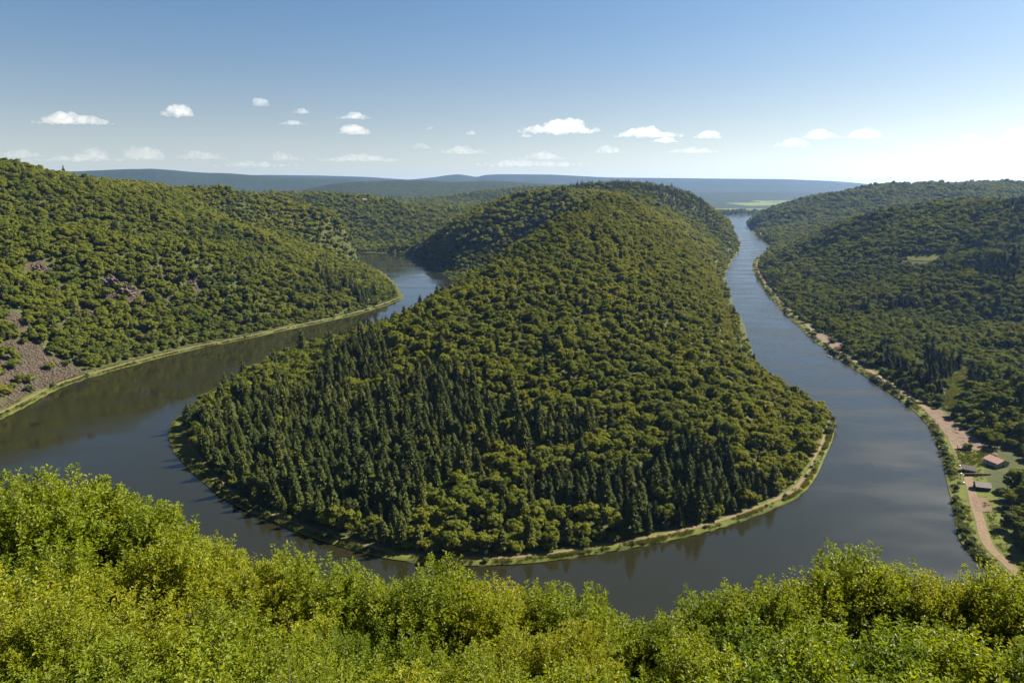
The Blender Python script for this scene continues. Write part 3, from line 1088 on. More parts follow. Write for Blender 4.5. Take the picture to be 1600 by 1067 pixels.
# broadleaf trees stand wider apart than the planted conifers
k = CON | (RNG.random(len(X)) < np.where(S < 5.85, 0.88, np.where(S < 9, 0.96, 0.97))) 
X, Y, S, Zg, D, CON = X[k], Y[k], S[k], Zg[k], D[k], CON[k]
SCL = np.where(CON, RNG.uniform(0.45, 1.0, len(X)) * np.where(RNG.random(len(X)) < 0.10, 1.3, 1.0), 0.46 + 0.60 * RNG.random(len(X)) ** 1.6)
SCL *= np.where(S > 16, 2.0, np.where(S > 12, 1.75, np.where(S > 9, 1.42, 1.0))) * np.where(CON & (S > 9), 0.8, 1.0)
SCL *= np.where((X < -200) & (Y < 1250), 1.15, 1.0) * np.where((X > 150) & (X < 330) & (Y > 550) & (Y < 900), 0.85, 1.0)
SCL *= np.where((D < 24) & ~((Y < 640) & (X < 300)), 0.75, 1.0)
TALL = np.where(CON, RNG.uniform(0.7, 1.4, len(X)), RNG.uniform(0.72, 1.12, len(X)))
HT = np.where(CON, 17.0, 13.5) * SCL * TALL
vis = visible(X, Y, Zg + HT)
X, Y, S, Zg, D, CON, SCL, HT, TALL = [a[vis] for a in (X, Y, S, Zg, D, CON, SCL, HT, TALL)]
# one tint for each wood: yellow-green spur, fresh left slope, cooler right slope
TINT = np.full(len(X), 0.30)
TINT = np.where(Y < 1700, TINT + 0.10 * smooth(480, 800, Y) + 0.12 * smooth(80, 230, X), TINT)
TINT = np.where((X < -180) & (Y < 1200), 0.27, TINT)
TINT = np.where((X > 240) & (Y < 1700), np.where(~inside(np.stack([X, Y], 1), POLY_IN), 0.14, TINT), TINT)
PXs, PYs, DEP = project(X, Y, Zg + HT * 0.6)
SIZE = HT / DEP
FRAME = (PXs > -15) & (PXs < 1615) & (PYs > 150) & (PYs < 1000)
print('trees', len(X), 'conifers', int(CON.sum()))


def pick_largest(sel, n=300):
    """the n that show largest"""
    i = np.nonzero(sel & FRAME)[0]
    return i[np.argsort(-SIZE[i])][:n]


vis2 = visible(X, Y, Zg + HT * 0.8, 0.0, 13.0)
near_con = pick_largest(CON & vis2)
near_bro = pick_largest(~CON & vis2)
single = np.zeros(len(X), bool)
single[near_con] = True
single[near_bro] = True


def tree_individual(name, forms, x, y, z, sc, tint, label, category, group, rz, tall=1.0):
    f = forms[random.randrange(len(forms))]
    e = mk_empty(name, (x, y, z), rz, sc)
    e.scale = (sc, sc, sc * tall)
    props(e, label, category, group)
    c = mk_obj('crown', f[0], e)
    c['tint'] = float(tint)
    mk_obj('trunk', f[1], e)
    return e


for i in near_con:
    if Y[i] < 700 and X[i] < 240:
        grp = 'spruces on the tip of the spur'
        if D[i] < 22:
            lab = 'dark spruce in the front row of the stand, beside the %s' % ('sunlit left verge' if X[i] < -150 else ('shaded path at the tip' if X[i] < 60 else 'path right of the tip'))
        else:
            lab = 'dark spruce inside the stand on the spur, %s' % ('left part' if X[i] < -110 else ('middle part' if X[i] < 30 else 'right part'))
    elif X[i] >= 240:
        lab, grp = 'dark spruce among the leafy trees of the right hillside', 'spruces on the right hillside'
    else:
        lab, grp = 'dark spruce among the leafy trees of the left hillside', 'spruces on the left hillside'
    tree_individual('spruce_tree', SPRUCE, X[i], Y[i], Zg[i], SCL[i], TINT[i], lab, 'tree', grp, RNG.uniform(0, 6.28), TALL[i])
for i in near_bro:
    if X[i] < -180 and (Y[i] > 560 and X[i] < -300 or Y[i] > 800):
        lab, grp = 'round green leafy tree on the rocky left hillside above the path', 'leafy trees on the left hillside'
    elif X[i] > 225 and sample(GD, X[i], Y[i]) > 0 and (X[i] > 300 or Y[i] < 500):
        lab, grp = 'round dark green leafy tree on the shaded right bank near the houses', 'leafy trees on the right bank'
    elif Y[i] < 470:
        side_ = 'left' if X[i] < -110 else ('middle' if X[i] < 40 else 'right')
        if D[i] < 22:
            lab, grp = 'leafy tree overhanging the path at the spur tip, %s part' % side_, 'leafy trees along the path at the tip'
        else:
            lab, grp = 'round leafy tree standing among the spruces of the spur, %s part' % side_, 'leafy trees among the spruces'
    else:
        lab, grp = 'round yellow-green leafy tree on the wooded spur inside the loop', 'leafy trees on the spur'
    tree_individual('broadleaf_tree', BROAD, X[i], Y[i], Zg[i] - 1.0, SCL[i], TINT[i], lab, 'tree', grp, RNG.uniform(0, 6.28), TALL[i])


def scatter_nodes(name, coll):
    ng = bpy.data.node_groups.new(name, 'GeometryNodeTree')
    ng.interface.new_socket('Geometry', in_out='INPUT', socket_type='NodeSocketGeometry')
    ng.interface.new_socket('Geometry', in_out='OUTPUT', socket_type='NodeSocketGeometry')
    N, L = ng.nodes, ng.links
    gi, go = N.new('NodeGroupInput'), N.new('NodeGroupOutput')
    ip = N.new('GeometryNodeInstanceOnPoints')
    ci = N.new('GeometryNodeCollectionInfo')
    ci.inputs['Collection'].default_value = coll
    ci.inputs['Separate Children'].default_value = True
    ci.inputs['Reset Children'].default_value = True

    def attr(nm, tp):
        a = N.new('GeometryNodeInputNamedAttribute')
        a.data_type = tp
        a.inputs['Name'].default_value = nm
        return a.outputs['Attribute']
    L.new(gi.outputs[0], ip.inputs['Points'])
    L.new(ci.outputs[0], ip.inputs['Instance'])
    ip.inputs['Pick Instance'].default_value = True
    L.new(attr('pick', 'INT'), ip.inputs['Instance Index'])
    cx = N.new('ShaderNodeCombineXYZ')
    L.new(attr('turn', 'FLOAT'), cx.inputs['Z'])
    L.new(cx.outputs[0], ip.inputs['Rotation'])
    L.new(attr('size', 'FLOAT_VECTOR'), ip.inputs['Scale'])
    L.new(ip.outputs[0], go.inputs[0])
    return ng


def scatter(name, forms, xyz, size, turn, tint, label, pick=None, tall=1.0):
    """one object of many instanced copies: what nobody could count"""
    coll = bpy.data.collections.new(name + '_forms')
    for k_, f in enumerate(forms):
        o = bpy.data.objects.new('%s_form_%02d' % (name, k_), f)
        coll.objects.link(o)
    me = bpy.data.meshes.new(name)
    n = len(xyz)
    me.vertices.add(n)
    me.vertices.foreach_set('co', np.asarray(xyz, np.float32).ravel())
    if pick is None:
        pick = RNG.integers(0, len(forms), n)
    size = np.asarray(size, float)
    a = me.attributes.new('size', 'FLOAT_VECTOR', 'POINT')
    a.data.foreach_set('vector', np.stack([size, size, size * tall], 1).astype(np.float32).ravel())
    for nm, tp, val in (('turn', 'FLOAT', turn), ('tint', 'FLOAT', tint), ('pick', 'INT', pick)):
        a = me.attributes.new(nm, tp, 'POINT')
        a.data.foreach_set('value', np.asarray(val, np.int32 if tp == 'INT' else np.float32))
    o = mk_obj(name, me)
    md = o.modifiers.new('scatter', 'NODES')
    md.node_group = scatter_nodes(name + '_scatter', coll)
    return props(o, label, kind='stuff')


rest = ~single
for nm, selk, near_forms, far_forms, label in (
        ('broadleaf_forest', ~CON, [b[2] for b in BROAD], FARB, 'broadleaf forest covering the hills'),
        ('spruce_forest', CON, [b[2] for b in SPRUCE], FARS, 'dark spruce woods standing in the forest')):
    s_ = rest & selk
    xs, ysel = X[s_], Y[s_]
    forms = near_forms + far_forms
    pk = np.where(ysel < 1250, RNG.integers(0, len(near_forms), len(xs)), len(near_forms) + RNG.integers(0, len(far_forms), len(xs)))
    scatter(nm, forms, np.stack([xs, ysel, Zg[s_] - np.where(CON[s_], 0.2, 1.6)], 1), SCL[s_], RNG.uniform(0, 6.28, len(xs)), TINT[s_], label, pk, TALL[s_])


# ------------------------------------------------------------------ bushes along the banks
def bush(x, y, sc, label, group, tint=0.3, z=None):
    f = BUSH[random.randrange(len(BUSH))]
    e = mk_empty('bush', (x, y, ground(x, y) if z is None else z), random.uniform(0, 6.28), sc)
    props(e, label, 'bush', group)
    c = mk_obj('crown', f[0], e)
    c['tint'] = tint
    mk_obj('trunk', f[1], e)


ORD = 'first second third fourth fifth sixth seventh eighth ninth tenth eleventh twelfth thirteenth fourteenth fifteenth sixteenth seventeenth eighteenth nineteenth'.split()
TENS = {20: ('twentieth', 'twenty'), 30: ('thirtieth', 'thirty'), 40: ('fortieth', 'forty'), 50: ('fiftieth', 'fifty'), 60: ('sixtieth', 'sixty')}


def ordinal(k_):
    if k_ < 20:
        return ORD[k_ - 1]
    t_ = k_ // 10 * 10
    return TENS[t_][0] if k_ == t_ else TENS[t_][1] + '-' + ORD[k_ - t_ - 1]


def along(line, a, b, n, off_lo, off_hi, sc_lo, sc_hi, label, group, tint):
    """n bushes along a stretch of bank (a..b as shares of its length)"""
    line = catmull(line, 0.7)
    nn = normals2(line, land_side(line))
    tt = sorted(random.random() for _ in range(n))
    for k_ in range(n):
        i = int((a + (b - a) * tt[k_]) * (len(line) - 1))
        p = line[i] + nn[i] * random.uniform(off_lo, off_hi)
        bush(p[0], p[1], random.uniform(sc_lo, sc_hi), ordinal(k_ + 1) + ' ' + label, group, tint, 0.85)


along(RIGHT, 0.02, 0.52, 68, 0.6, 4.0, 0.55, 1.35, 'small bush from the near end of the row between road and water', 'bush row beside the road', 0.35)
along(RIGHT, 0.56, 0.98, 34, 1.0, 6.0, 0.9, 2.0, 'rounded bush upstream of the parking area along the right bank', 'bushes on the right bank', 0.28)
along(RIGHT2, 0.02, 0.7, 52, 1.0, 6.0, 0.9, 2.0, 'rounded bush counted upstream past the boathouse on the right bank', 'bushes upstream on the right bank', 0.28)
along(LEFT, 0.0, 1.0, 46, 0.5, 5.0, 0.5, 1.15, 'low bush on the left hillside verge, counted from the far bend', 'bushes on the left verge', 0.35)
along(RIGHT2, 0.05, 0.8, 36, 12.5, 18.0, 1.4, 3.0, 'leafy bush behind the upstream path, counted away from the boathouse', 'bushes behind the upstream path', 0.28)
along(RIGHT, 0.60, 0.98, 18, 14.5, 20.0, 1.4, 2.8, 'leafy bush behind the path past the parking area', 'bushes behind the path past the parking area', 0.26)
along(TIP, 0.62, 0.86, 15, 0.8, 4.0, 0.35, 0.9, 'small bush rightwards on the sunlit verge right of the tip', 'small bushes right of the tip', 0.15)
along(TIP, 0.22, 0.40, 18, 0.6, 5.0, 0.8, 1.8, 'green bush rightwards along the verge left of the spur tip', 'bushes at the spur tip', 0.36)
along(TIP, 0.40, 0.62, 9, 0.8, 3.0, 0.4, 0.9, 'tiny bush rightwards along the shaded verge below the spruces', 'tiny bushes on the shaded verge', 0.3)
along(TIP, 0.86, 1.0, 14, 1.0, 6.0, 1.3, 2.4, 'leafy bush counted upstream at the right foot of the spur', 'bushes at the right foot of the spur', 0.3)
for px, py, sc, lab in [(45, 612, 2.4, 'dark round bush alone on the scree, near the path'), (105, 572, 2.4, 'round bush on the upper right edge of the scree'), (83, 605, 1.6, 'bush at the lower edge of the scree beside the path'),
                        (30, 560, 2.0, 'bush at the upper left edge of the scree'), (122, 545, 2.2, 'bush just above the scree among trees'), (3, 585, 2.0, 'bush on the scree at the picture edge'),
                        (420, 783, 2.6, 'large round bush on the verge beside the spruces of the tip')]:
    x, y = pix_to_ground(px, py)
    bush(x, y, sc, lab, None, 0.16)

# grass and reeds on the verges
gg_v, gg_f = [], []
rg = np.random.default_rng(5)
for k_ in range(26):
    a, r_ = rg.uniform(0, 6.28), rg.uniform(0, 0.5)
    b0 = np.array([math.cos(a) * r_, math.sin(a) * r_, 0])
    h_ = rg.uniform(0.35, 0.8)
    w_ = np.array([-math.sin(a * 3), math.cos(a * 3), 0]) * 0.07
    tip_ = b0 * 1.7 + np.array([0, 0, h_])
    gg_f.append((3 * k_, 3 * k_ + 1, 3 * k_ + 2))
    gg_v += [b0 - w_, b0 + w_, tip_]
TUFT = mk_mesh('grass_tuft', np.array(gg_v), [np.array(gg_f)], [M['grassblade']])
pts, tin = [], []
for line, lo, hi, n in ((TIP, 0.2, 2.9, 3000), (LEFT, 0.2, 4.4, 1800), (LEFT, 11.5, 14, 700), (RIGHT, 0.3, 6.8, 1300), (RIGHT, 15.0, 20, 500), (RIGHT2, 0.3, 7.5, 1500)):
    line = catmull(line, 0.5)
    nn = normals2(line, land_side(line))
    clump = vnoise(np.arange(len(line)) * 0.5, np.zeros(len(line)), 77, 9.0) + 0.55       # reeds grow in uneven patches
    i = RNG.choice(len(line), n, p=clump ** 2 / (clump ** 2).sum())
    off = lo + (hi - lo) * RNG.random(n) ** 1.3
    p = line[i] + nn[i] * off[:, None] + RNG.normal(0, 0.5, (n, 2))
    dd = river_dist(p)
    p, dd = p[dd > 0.2], dd[dd > 0.2]
    pts.append(np.column_stack([p, 0.9 + 0.035 * dd + 0.05]))
for q, n in ((OPEN[3], 1500), (OPEN[1], 300)):
    u, v = RNG.random((2, n, 1))
    p = q[0] * (1 - u) * (1 - v) + q[1] * u * (1 - v) + q[2] * u * v + q[3] * (1 - u) * v
    pts.append(np.column_stack([p, sample(GZ, p[:, 0], p[:, 1]) + 0.3]))
pts = np.concatenate(pts)
scatter('bank_grass', [TUFT], pts, RNG.uniform(0.7, 2.2, len(pts)), RNG.uniform(0, 6.28, len(pts)), RNG.uniform(0.1, 0.6, len(pts)), 'rough grass and reeds along the river banks')


# ------------------------------------------------------------------ rock outcrops and scree
def rock_mesh(seed, sx, sy, sz):
    rg = np.random.default_rng(seed)
    n, m_ = 26, 14
    V_, q = [], []
    offs = rg.uniform(0, 6.28, 24)
    for i in range(m_ + 1):
        th = math.pi * i / m_
        for j in range(n):
            ph = 2 * math.pi * j / n
            d = np.array([math.sin(th) * math.cos(ph), math.sin(th) * math.sin(ph), math.cos(th)])
            r_ = 1 + 0.16 * math.sin(3 * ph + offs[0] + 2 * d[2]) + 0.13 * math.sin(5 * d[2] * 3 + offs[1] + 2 * ph) + 0.10 * math.sin(9 * ph + offs[2] + 5 * d[2]) + rg.uniform(-0.10, 0.10)
            r_ = round(r_ * 7) / 7 * 0.6 + r_ * 0.4
            V_.append(d * r_ * np.array([sx, sy, sz]))
    for i in range(m_):
        for j in range(n):
            q.append((i * n + j, i * n + (j + 1) % n, (i + 1) * n + (j + 1) % n, (i + 1) * n + j))
    return mk_mesh('rock', np.array(V_), [np.array(q)], [M['rock']])


for px, py, sx, sy, sz, lab in [(172, 445, 11, 7, 11, 'dark jagged cliff left of the broad outcrop high on the left hillside'), (198, 458, 13, 7, 10, 'broad brown rock face in the middle of the left hillside'), (135, 492, 7, 5, 6, 'small reddish bare rock face below the broad brown cliff'),
                                (382, 503, 11, 6, 9, 'brown crag above the left path near the bend'), (365, 507, 6, 5, 9, 'dark crag side beside the brown crag above the left path'), (62, 424, 8, 5, 7, 'upper rock outcrop among trees high on the left hillside'),
                                (258, 422, 6, 4, 5, 'pale rock knob right of the broad brown cliff'), (215, 475, 8, 5, 6, 'lower shoulder of the broad brown cliff'), (300, 445, 6, 4, 5, 'small rock outcrop above the brown crag')]:
    x, y = pix_to_ground(px, py)
    o = mk_obj('rock_outcrop', rock_mesh(int(px * 7 + py), sx * 0.85, sy * 0.85, sz * 0.7), None, (x, y, ground(x, y) + sz * 0.1))
    o.rotation_euler = (0.3, 0.1, RNG.uniform(0, 6.28) * 0 + 0.6)
    props(o, lab, 'rock')
sm = rock_mesh(901, 1, 0.8, 0.6)
STONE = mk_mesh('stone', np.array([(1, 0, 0.1), (0.3, 0.8, 0), (-0.8, 0.5, 0.1), (-0.7, -0.6, 0), (0.4, -0.9, 0.1), (0.1, 0.1, 0.8), (0, 0, -0.4)]),
                [np.array([(0, 1, 5), (1, 2, 5), (2, 3, 5), (3, 4, 5), (4, 0, 5), (1, 0, 6), (2, 1, 6), (3, 2, 6), (4, 3, 6), (0, 4, 6)])], [M['scree']])
P_ = []
for a, b, r_ in ROCKS:
    n = int(r_ * r_ * 1.1)
    P_.append(np.column_stack([a + RNG.normal(0, r_ * 0.55, n), b + RNG.normal(0, r_ * 0.55, n)]))
P_ = np.concatenate(P_)
P_ = P_[(sample(GD, P_[:, 0], P_[:, 1]) > 14)]
scatter('scree', [STONE], np.column_stack([P_, sample(GZ, P_[:, 0], P_[:, 1])]), RNG.uniform(0.2, 1.0, len(P_)) ** 3 * 2.0 + 0.15, RNG.uniform(0, 6.28, len(P_)), np.zeros(len(P_)), 'loose slate scree on the left hillside')


# ------------------------------------------------------------------ houses, huts, boats
def house(name, px, py, w, l, wall_h, roof_h, rz, wall, roof, label, category='house', group=None, chimney=True, pos=None, windows=True):
    x, y = pix_to_ground(px, py) if pos is None else pos
    e = mk_empty(name, (x, y, ground(x, y) + 0.1), rz)
    props(e, label, category, group)
    g = Geo()
    g.box((-w / 2, -l / 2, -2.0), (w / 2, l / 2, wall_h))
    g.add([(-w / 2, -l / 2, wall_h), (w / 2, -l / 2, wall_h), (0, -l / 2, wall_h + roof_h)], t=[(0, 1, 2)])
    g.add([(-w / 2, l / 2, wall_h), (w / 2, l / 2, wall_h), (0, l / 2, wall_h + roof_h)], t=[(0, 2, 1)])
    mk_obj('wall', g.mesh('wall', [wall]), e)
    g = Geo()
    ov, th = 0.5, 0.22
    k_ = roof_h / (w / 2)
    for s in (-1, 1):
        x0, x1 = 0.0, s * (w / 2 + ov)
        z0, z1 = wall_h + roof_h + 0.05, wall_h - ov * k_ + 0.05
        g.add([(x0, -l / 2 - ov, z0), (x1, -l / 2 - ov, z1), (x1, l / 2 + ov, z1), (x0, l / 2 + ov, z0),
               (x0, -l / 2 - ov, z0 + th), (x1, -l / 2 - ov, z1 + th), (x1, l / 2 + ov, z1 + th), (x0, l / 2 + ov, z0 + th)],
              [(0, 1, 2, 3), (4, 5, 6, 7), (0, 1, 5, 4), (1, 2, 6, 5), (2, 3, 7, 6), (3, 0, 4, 7)])
    rf = mk_obj('roof', g.mesh('roof', [roof]), e)
    if chimney:
        g = Geo()
        g.box((w * 0.12, l * 0.15, wall_h + roof_h * 0.4), (w * 0.12 + 0.7, l * 0.15 + 0.7, wall_h + roof_h + 0.9))
        mk_obj('chimney', g.mesh('chimney', [M['redtile']]), rf)
    if windows:
        for s, yy in ((-1, -l * 0.25), (-1, l * 0.2), (1, -l * 0.25), (1, l * 0.2)):
            g = Geo()
            g.box((s * w / 2 - 0.04, yy - 0.5, 1.0), (s * w / 2 + 0.04, yy + 0.5, 2.2))
            wo = mk_obj('window', g.mesh('window', [M['glass']]), e)
            g = Geo()
            for a in (-0.56, 0.5):
                g.box((s * w / 2 - 0.06, yy + a, 0.94), (s * w / 2 + 0.06, yy + a + 0.06, 2.26))
            mk_obj('frame', g.mesh('frame', [M['white']]), wo)
        g = Geo()
        g.box((-0.5, -l / 2 - 0.05, 0.0), (0.5, -l / 2 + 0.03, 2.05))
        mk_obj('door', g.mesh('door', [M['darkwood']]), e)
    return e


house('cottage', 1556, 726, 9.5, 10.0, 2.8, 2.0, 0.25, M['plaster'], M['tile'], 'cottage with pale pink tiled roof behind the lawn')
house('timber_hut', 1513, 737, 5.5, 6.5, 2.3, 1.8, 0.95, M['darkwood'], M['slate'], 'dark timber hut with grey roof beside the road, below the lawn', 'hut', None, False)
house('timber_hut', 1534, 764, 6.0, 7.5, 2.3, 1.8, 1.25, M['darkwood'], M['slate'], 'grey-roofed shed half under trees, below the timber hut', 'hut', None, False)
house('open_shelter', 1507, 703, 2.6, 8.0, 1.5, 0.9, 1.30, M['darkwood'], M['tile'], 'long low shelter between the parking area and the lawn', 'shelter', None, False, None, False)
house('boathouse', 1372, 594, 5.5, 7.0, 2.4, 1.5, -0.5, M['plaster'], M['soil'], 'small boathouse with brown roof at the water on the right bank', 'hut', None, False)
house('riverside_hut', 1309, 548, 4.5, 6.0, 2.2, 1.6, 0.4, M['plaster'], M['redtile'], 'small hut with red roof in the gravel yard upstream', 'hut', None, False)
random.seed(11)
FAR_H = [(1195, 372), (1190, 368), (1199, 366), (1187, 362), (1206, 363), (1194, 360), (1200, 357), (1213, 360), (1240, 358), (1249, 356), (1231, 361), (1222, 364)]
for i, (px, py) in enumerate(FAR_H):
    house('village_house', px, py, 10, 13, 5, 4.5, random.uniform(0, 3), M['plaster'], [M['redtile'], M['tile'], M['slate']][i % 3], 'small pale village house beside the river far upstream on the right bank', 'house', 'village houses far upstream', False, None, False)
FAR_V = [(548, 313), (563, 312), (570, 315), (585, 314), (601, 314)]
for i, (px, py) in enumerate(FAR_V):
    house('village_house', px, py, 12, 15, 5, 4, random.uniform(0, 3), M['plaster'], M['slate'], 'tiny house of the distant village beyond the left woods', 'house', 'houses of the distant village', False, None, False)
# garden wall below the hut
x0, y0 = pix_to_ground(1507, 744)
x1, y1 = pix_to_ground(1548, 742)
g = Geo()
dx, dy = x1 - x0, y1 - y0
g.box((0, -0.25, -0.6), (math.hypot(dx, dy), 0.25, 1.7))
g.box((-0.05, -0.32, 1.703), (math.hypot(dx, dy) + 0.05, 0.32, 1.85))
gw = mk_obj('garden_wall', g.mesh('garden_wall', [M['darkwood']]), None, (x0, y0, ground(x0, y0)))
gw.rotation_euler = (0, 0, math.atan2(dy, dx))
props(gw, 'dark garden wall below the timber hut', 'wall')


def boat(px, py, rz, label):
    x, y = on_water(px, py)
    e = mk_empty('boat', (x, y, 0.05), rz)
    props(e, label, 'boat')
    st = [(-2.6, 0.75), (-1.0, 0.95), (0.8, 0.9), (2.0, 0.55), (2.9, 0.05)]
    V_, q = [], []
    for xx, hw in st:
        V_ += [(xx, -hw * 0.6, -0.25), (xx, -hw, 0.55), (xx, -hw * 0.85, 0.55), (xx, -hw * 0.5, -0.1), (xx, hw * 0.5, -0.1), (xx, hw * 0.85, 0.55), (xx, hw, 0.55), (xx, hw * 0.6, -0.25)]
    for i in range(len(st) - 1):
        for j in range(8):
            q.append((i * 8 + j, i * 8 + (j + 1) % 8, i * 8 + 8 + (j + 1) % 8, i * 8 + 8 + j))
    q += [(0, 1, 6, 7)]
    mk_obj('hull', mk_mesh('hull', np.array(V_), [np.array(q)], [M['hull']]), e)
    for xx in (-1.2, 0.4):
        g_ = Geo()
        g_.box((xx, -0.72, 0.3), (xx + 0.3, 0.72, 0.36))
        mk_obj('bench', g_.mesh('bench', [M['darkwood']]), e)


boat(1296, 557, 2.2, 'white rowing boat moored under the bushes of the right bank')
for px, py, lab in [(1500, 729, 'white stone post at the road by the timber hut'), (1502, 742, 'white stone post at the road below the timber hut'), (1506, 756, 'white stone post at the road beside the shed')]:
    x, y = pix_to_ground(px, py)
    g = Geo()
    g.box((-0.35, -0.35, -0.3), (0.35, 0.35, 1.0))
    g.box((-0.42, -0.42, 1.003), (0.42, 0.42, 1.15))
    props(mk_obj('post', g.mesh('post', [M['white']]), None, (x, y, ground(x, y))), lab, 'post')


# ------------------------------------------------------------------ the thicket below the viewpoint
def shrub_arrays(seed, Rr=2.0, H=3.4, shoots=150, leaves=85, leaf=0.115, up=0.5):
    """leafy shoots growing out of a rounded bush; each leaf is a folded pointed blade"""
    rg = np.random.default_rng(seed)
    B, Dv, Sz = [], [], []
    g = Geo()
    lum = rg.uniform(0.78, 1.12, 9)
    for k_ in range(shoots):
        d = unit(rg.normal(size=3))
        d[2] = abs(d[2]) * 1.0 + 0.05
        d = unit(d)
        az = int((math.atan2(d[1], d[0]) + math.pi) / 6.2832 * 6) % 6 + (3 if d[2] > 0.7 else 0)
        reach = lum[az] * rg.uniform(0.84, 1.04)
        end = d * np.array([Rr, Rr, H * 0.80]) * reach + np.array([0, 0, H * 0.16])
        st = end * rg.uniform(0.35, 0.55)
        st[2] = max(st[2], 0.2)
        dirn = unit(unit(end - st) + np.array([0, 0, up]))
        end = st + dirn * np.linalg.norm(end - st)
        t = rg.random(leaves) ** 0.6
        c = st + (end - st) * t[:, None]
        side = unit(rg.normal(size=(leaves, 3)))
        side = unit(side - (side @ dirn)[:, None] * dirn)
        ld = unit(side * 1.0 + dirn * rg.uniform(0.1, 1.0, (leaves, 1)) + np.array([0, 0, 0.1]))
        spread = 0.26 * (1.1 - t)[:, None] * rg.uniform(0.2, 1.3, (leaves, 1))
        B.append(c + side * spread)
        Dv.append(ld)
        Sz.append(leaf * rg.uniform(0.6, 1.25, leaves) * (1.15 - 0.45 * t))
        if k_ % 3 == 0:
            g.tube(np.array([0, 0, 0.1]) + st * 0.05, st, 0.035, 0.018, 4)
            g.tube(st, end, 0.014, 0.004, 3)
    P, D_, s = np.concatenate(B), np.concatenate(Dv), np.concatenate(Sz)[:, None]
    n = len(P)
    up_ = unit(np.array([0, 0, 1.0]) + 0.75 * rg.normal(size=(n, 3)))
    w = unit(np.cross(D_, up_))
    nn = np.cross(w, D_)
    nn *= np.sign(nn[:, 2:3] + 1e-6)
    V_ = np.stack([P, P + D_ * s * 0.5 + w * s * 0.27 + nn * s * 0.10, P + D_ * s - nn * s * 0.12, P + D_ * s * 0.5 - w * s * 0.27 + nn * s * 0.10], 1).reshape(-1, 3)
    i = np.arange(n) * 4
    f = np.concatenate([np.stack([i, i + 1, i + 2], 1), np.stack([i, i + 2, i + 3], 1)])
    return V_, f, g


SHRUB = []
for s in range(7):
    small = s in (4, 5)
    v, f, g = shrub_arrays(500 + s, leaf=(0.115 if small else (0.19 if s == 6 else 0.15)), leaves=(90 if small else (48 if s == 6 else 66)), shoots=[170, 180, 170, 160, 200, 200, 170][s], up=[0.15, 0.2, 0.1, 0.35, 0.1, 0.15, 0.1][s])
    SHRUB.append((mk_mesh('shrub_foliage', v, [f], [M['shrub']]), g.mesh('shrub_stems', [BARK])))


def shrub(x, y, top, sc, kind, tint, label, group):
    H = 3.25 * sc
    e = mk_empty('shrub', (x, y, top - H), random.uniform(0, 6.28), sc)
    props(e, label, 'shrub', group)
    c = mk_obj('foliage', SHRUB[kind][0], e)
    c['tint'] = tint
    mk_obj('stem', SHRUB[kind][1], e)


SKY_SHRUBS = [  # px, py of the top, distance, scale, form, tint, label
    (-30, 738, 19, 1.0, 0, 0.42, 'shrub cut by the left picture edge, rising against the water'),
    (50, 748, 18, 0.9, 1, 0.38, 'shrub left of the highest rounded shrub'),
    (122, 728, 20, 1.15, 2, 0.45, 'highest rounded yellow-green shrub of the left thicket'),
    (195, 764, 20, 0.95, 0, 0.40, 'shrub just right of the highest rounded one'),
    (246, 786, 19, 0.85, 3, 0.40, 'shrub on the falling left skyline above the bend'),
    (262, 830, 17, 0.8, 1, 0.36, 'shrub below the falling left skyline'),
    (325, 838, 20, 0.75, 3, 0.55, 'thin yellowish shrub standing out against the water on the left'),
    (380, 872, 18, 0.8, 0, 0.45, 'low shrub between the yellowish and the pointed one'),
    (440, 858, 19, 0.85, 3, 0.36, 'pointed green shrub rising against the water left of the middle'),
    (500, 884, 18, 0.8, 1, 0.42, 'shrub right of the pointed one left of the middle'),
    (545, 893, 19, 0.8, 2, 0.42, 'rounded low shrub on the skyline left of the notch'),
    (598, 904, 18, 0.75, 0, 0.42, 'shrub just left of the small notch in the thicket'),
    (660, 895, 18, 0.85, 3, 0.32, 'bushy shrub just right of the small notch'),
    (695, 882, 19, 0.85, 1, 0.32, 'two-pointed green shrub right of the small notch'),
    (745, 906, 18, 0.85, 0, 0.40, 'shrub left of the yellow ones in the middle'),
    (800, 914, 19, 0.9, 2, 0.50, 'yellowish shrub in the middle of the thicket skyline'),
    (855, 912, 19, 0.85, 3, 0.50, 'yellow shrub with fine upright shoots near the middle'),
    (905, 922, 18, 0.85, 1, 0.48, 'last yellowish shrub before the wide gap of water'),
    (945, 945, 17, 0.75, 0, 0.42, 'shrub sloping down to the wide gap of water'),
    (1005, 976, 17, 0.7, 2, 0.28, 'low dark shrub at the bottom of the wide gap'),
    (1058, 952, 17, 0.8, 0, 0.28, 'shrub rising right of the wide gap'),
    (1115, 924, 18, 0.85, 3, 0.30, 'upright green shrub right of the wide gap'),
    (1180, 920, 18, 0.85, 1, 0.34, 'shrub between the wide gap and the tall one'),
    (1225, 908, 18, 0.8, 3, 0.34, 'shrub second to the left of the tall one'),
    (1290, 893, 19, 0.8, 6, 0.26, 'dark leafy shrub just left of the tall one'),
    (1342, 852, 20, 1.0, 3, 0.34, 'tall pointed shrub rising highest on the right'),
    (1378, 880, 19, 0.85, 0, 0.34, 'shrub leaning on the tall pointed one from the right'),
    (1440, 888, 19, 0.9, 3, 0.36, 'pointed shrub midway between the tall one and the right edge'),
    (1490, 908, 18, 0.8, 1, 0.38, 'low shrub in the dip towards the right edge'),
    (1545, 893, 18, 0.9, 2, 0.36, 'rounded shrub in front of the right bank'),
    (1600, 890, 18, 0.9, 0, 0.36, 'shrub cut by the right picture edge on the skyline'),
]
random.seed(3)
for px, py, dist, sc, kind, tint, lab in SKY_SHRUBS:
    x, y, z = at_dist(px, py, dist)
    shrub(x, y, z, sc, kind, tint, lab, 'shrubs on the skyline of the thicket')
n_fill = 0
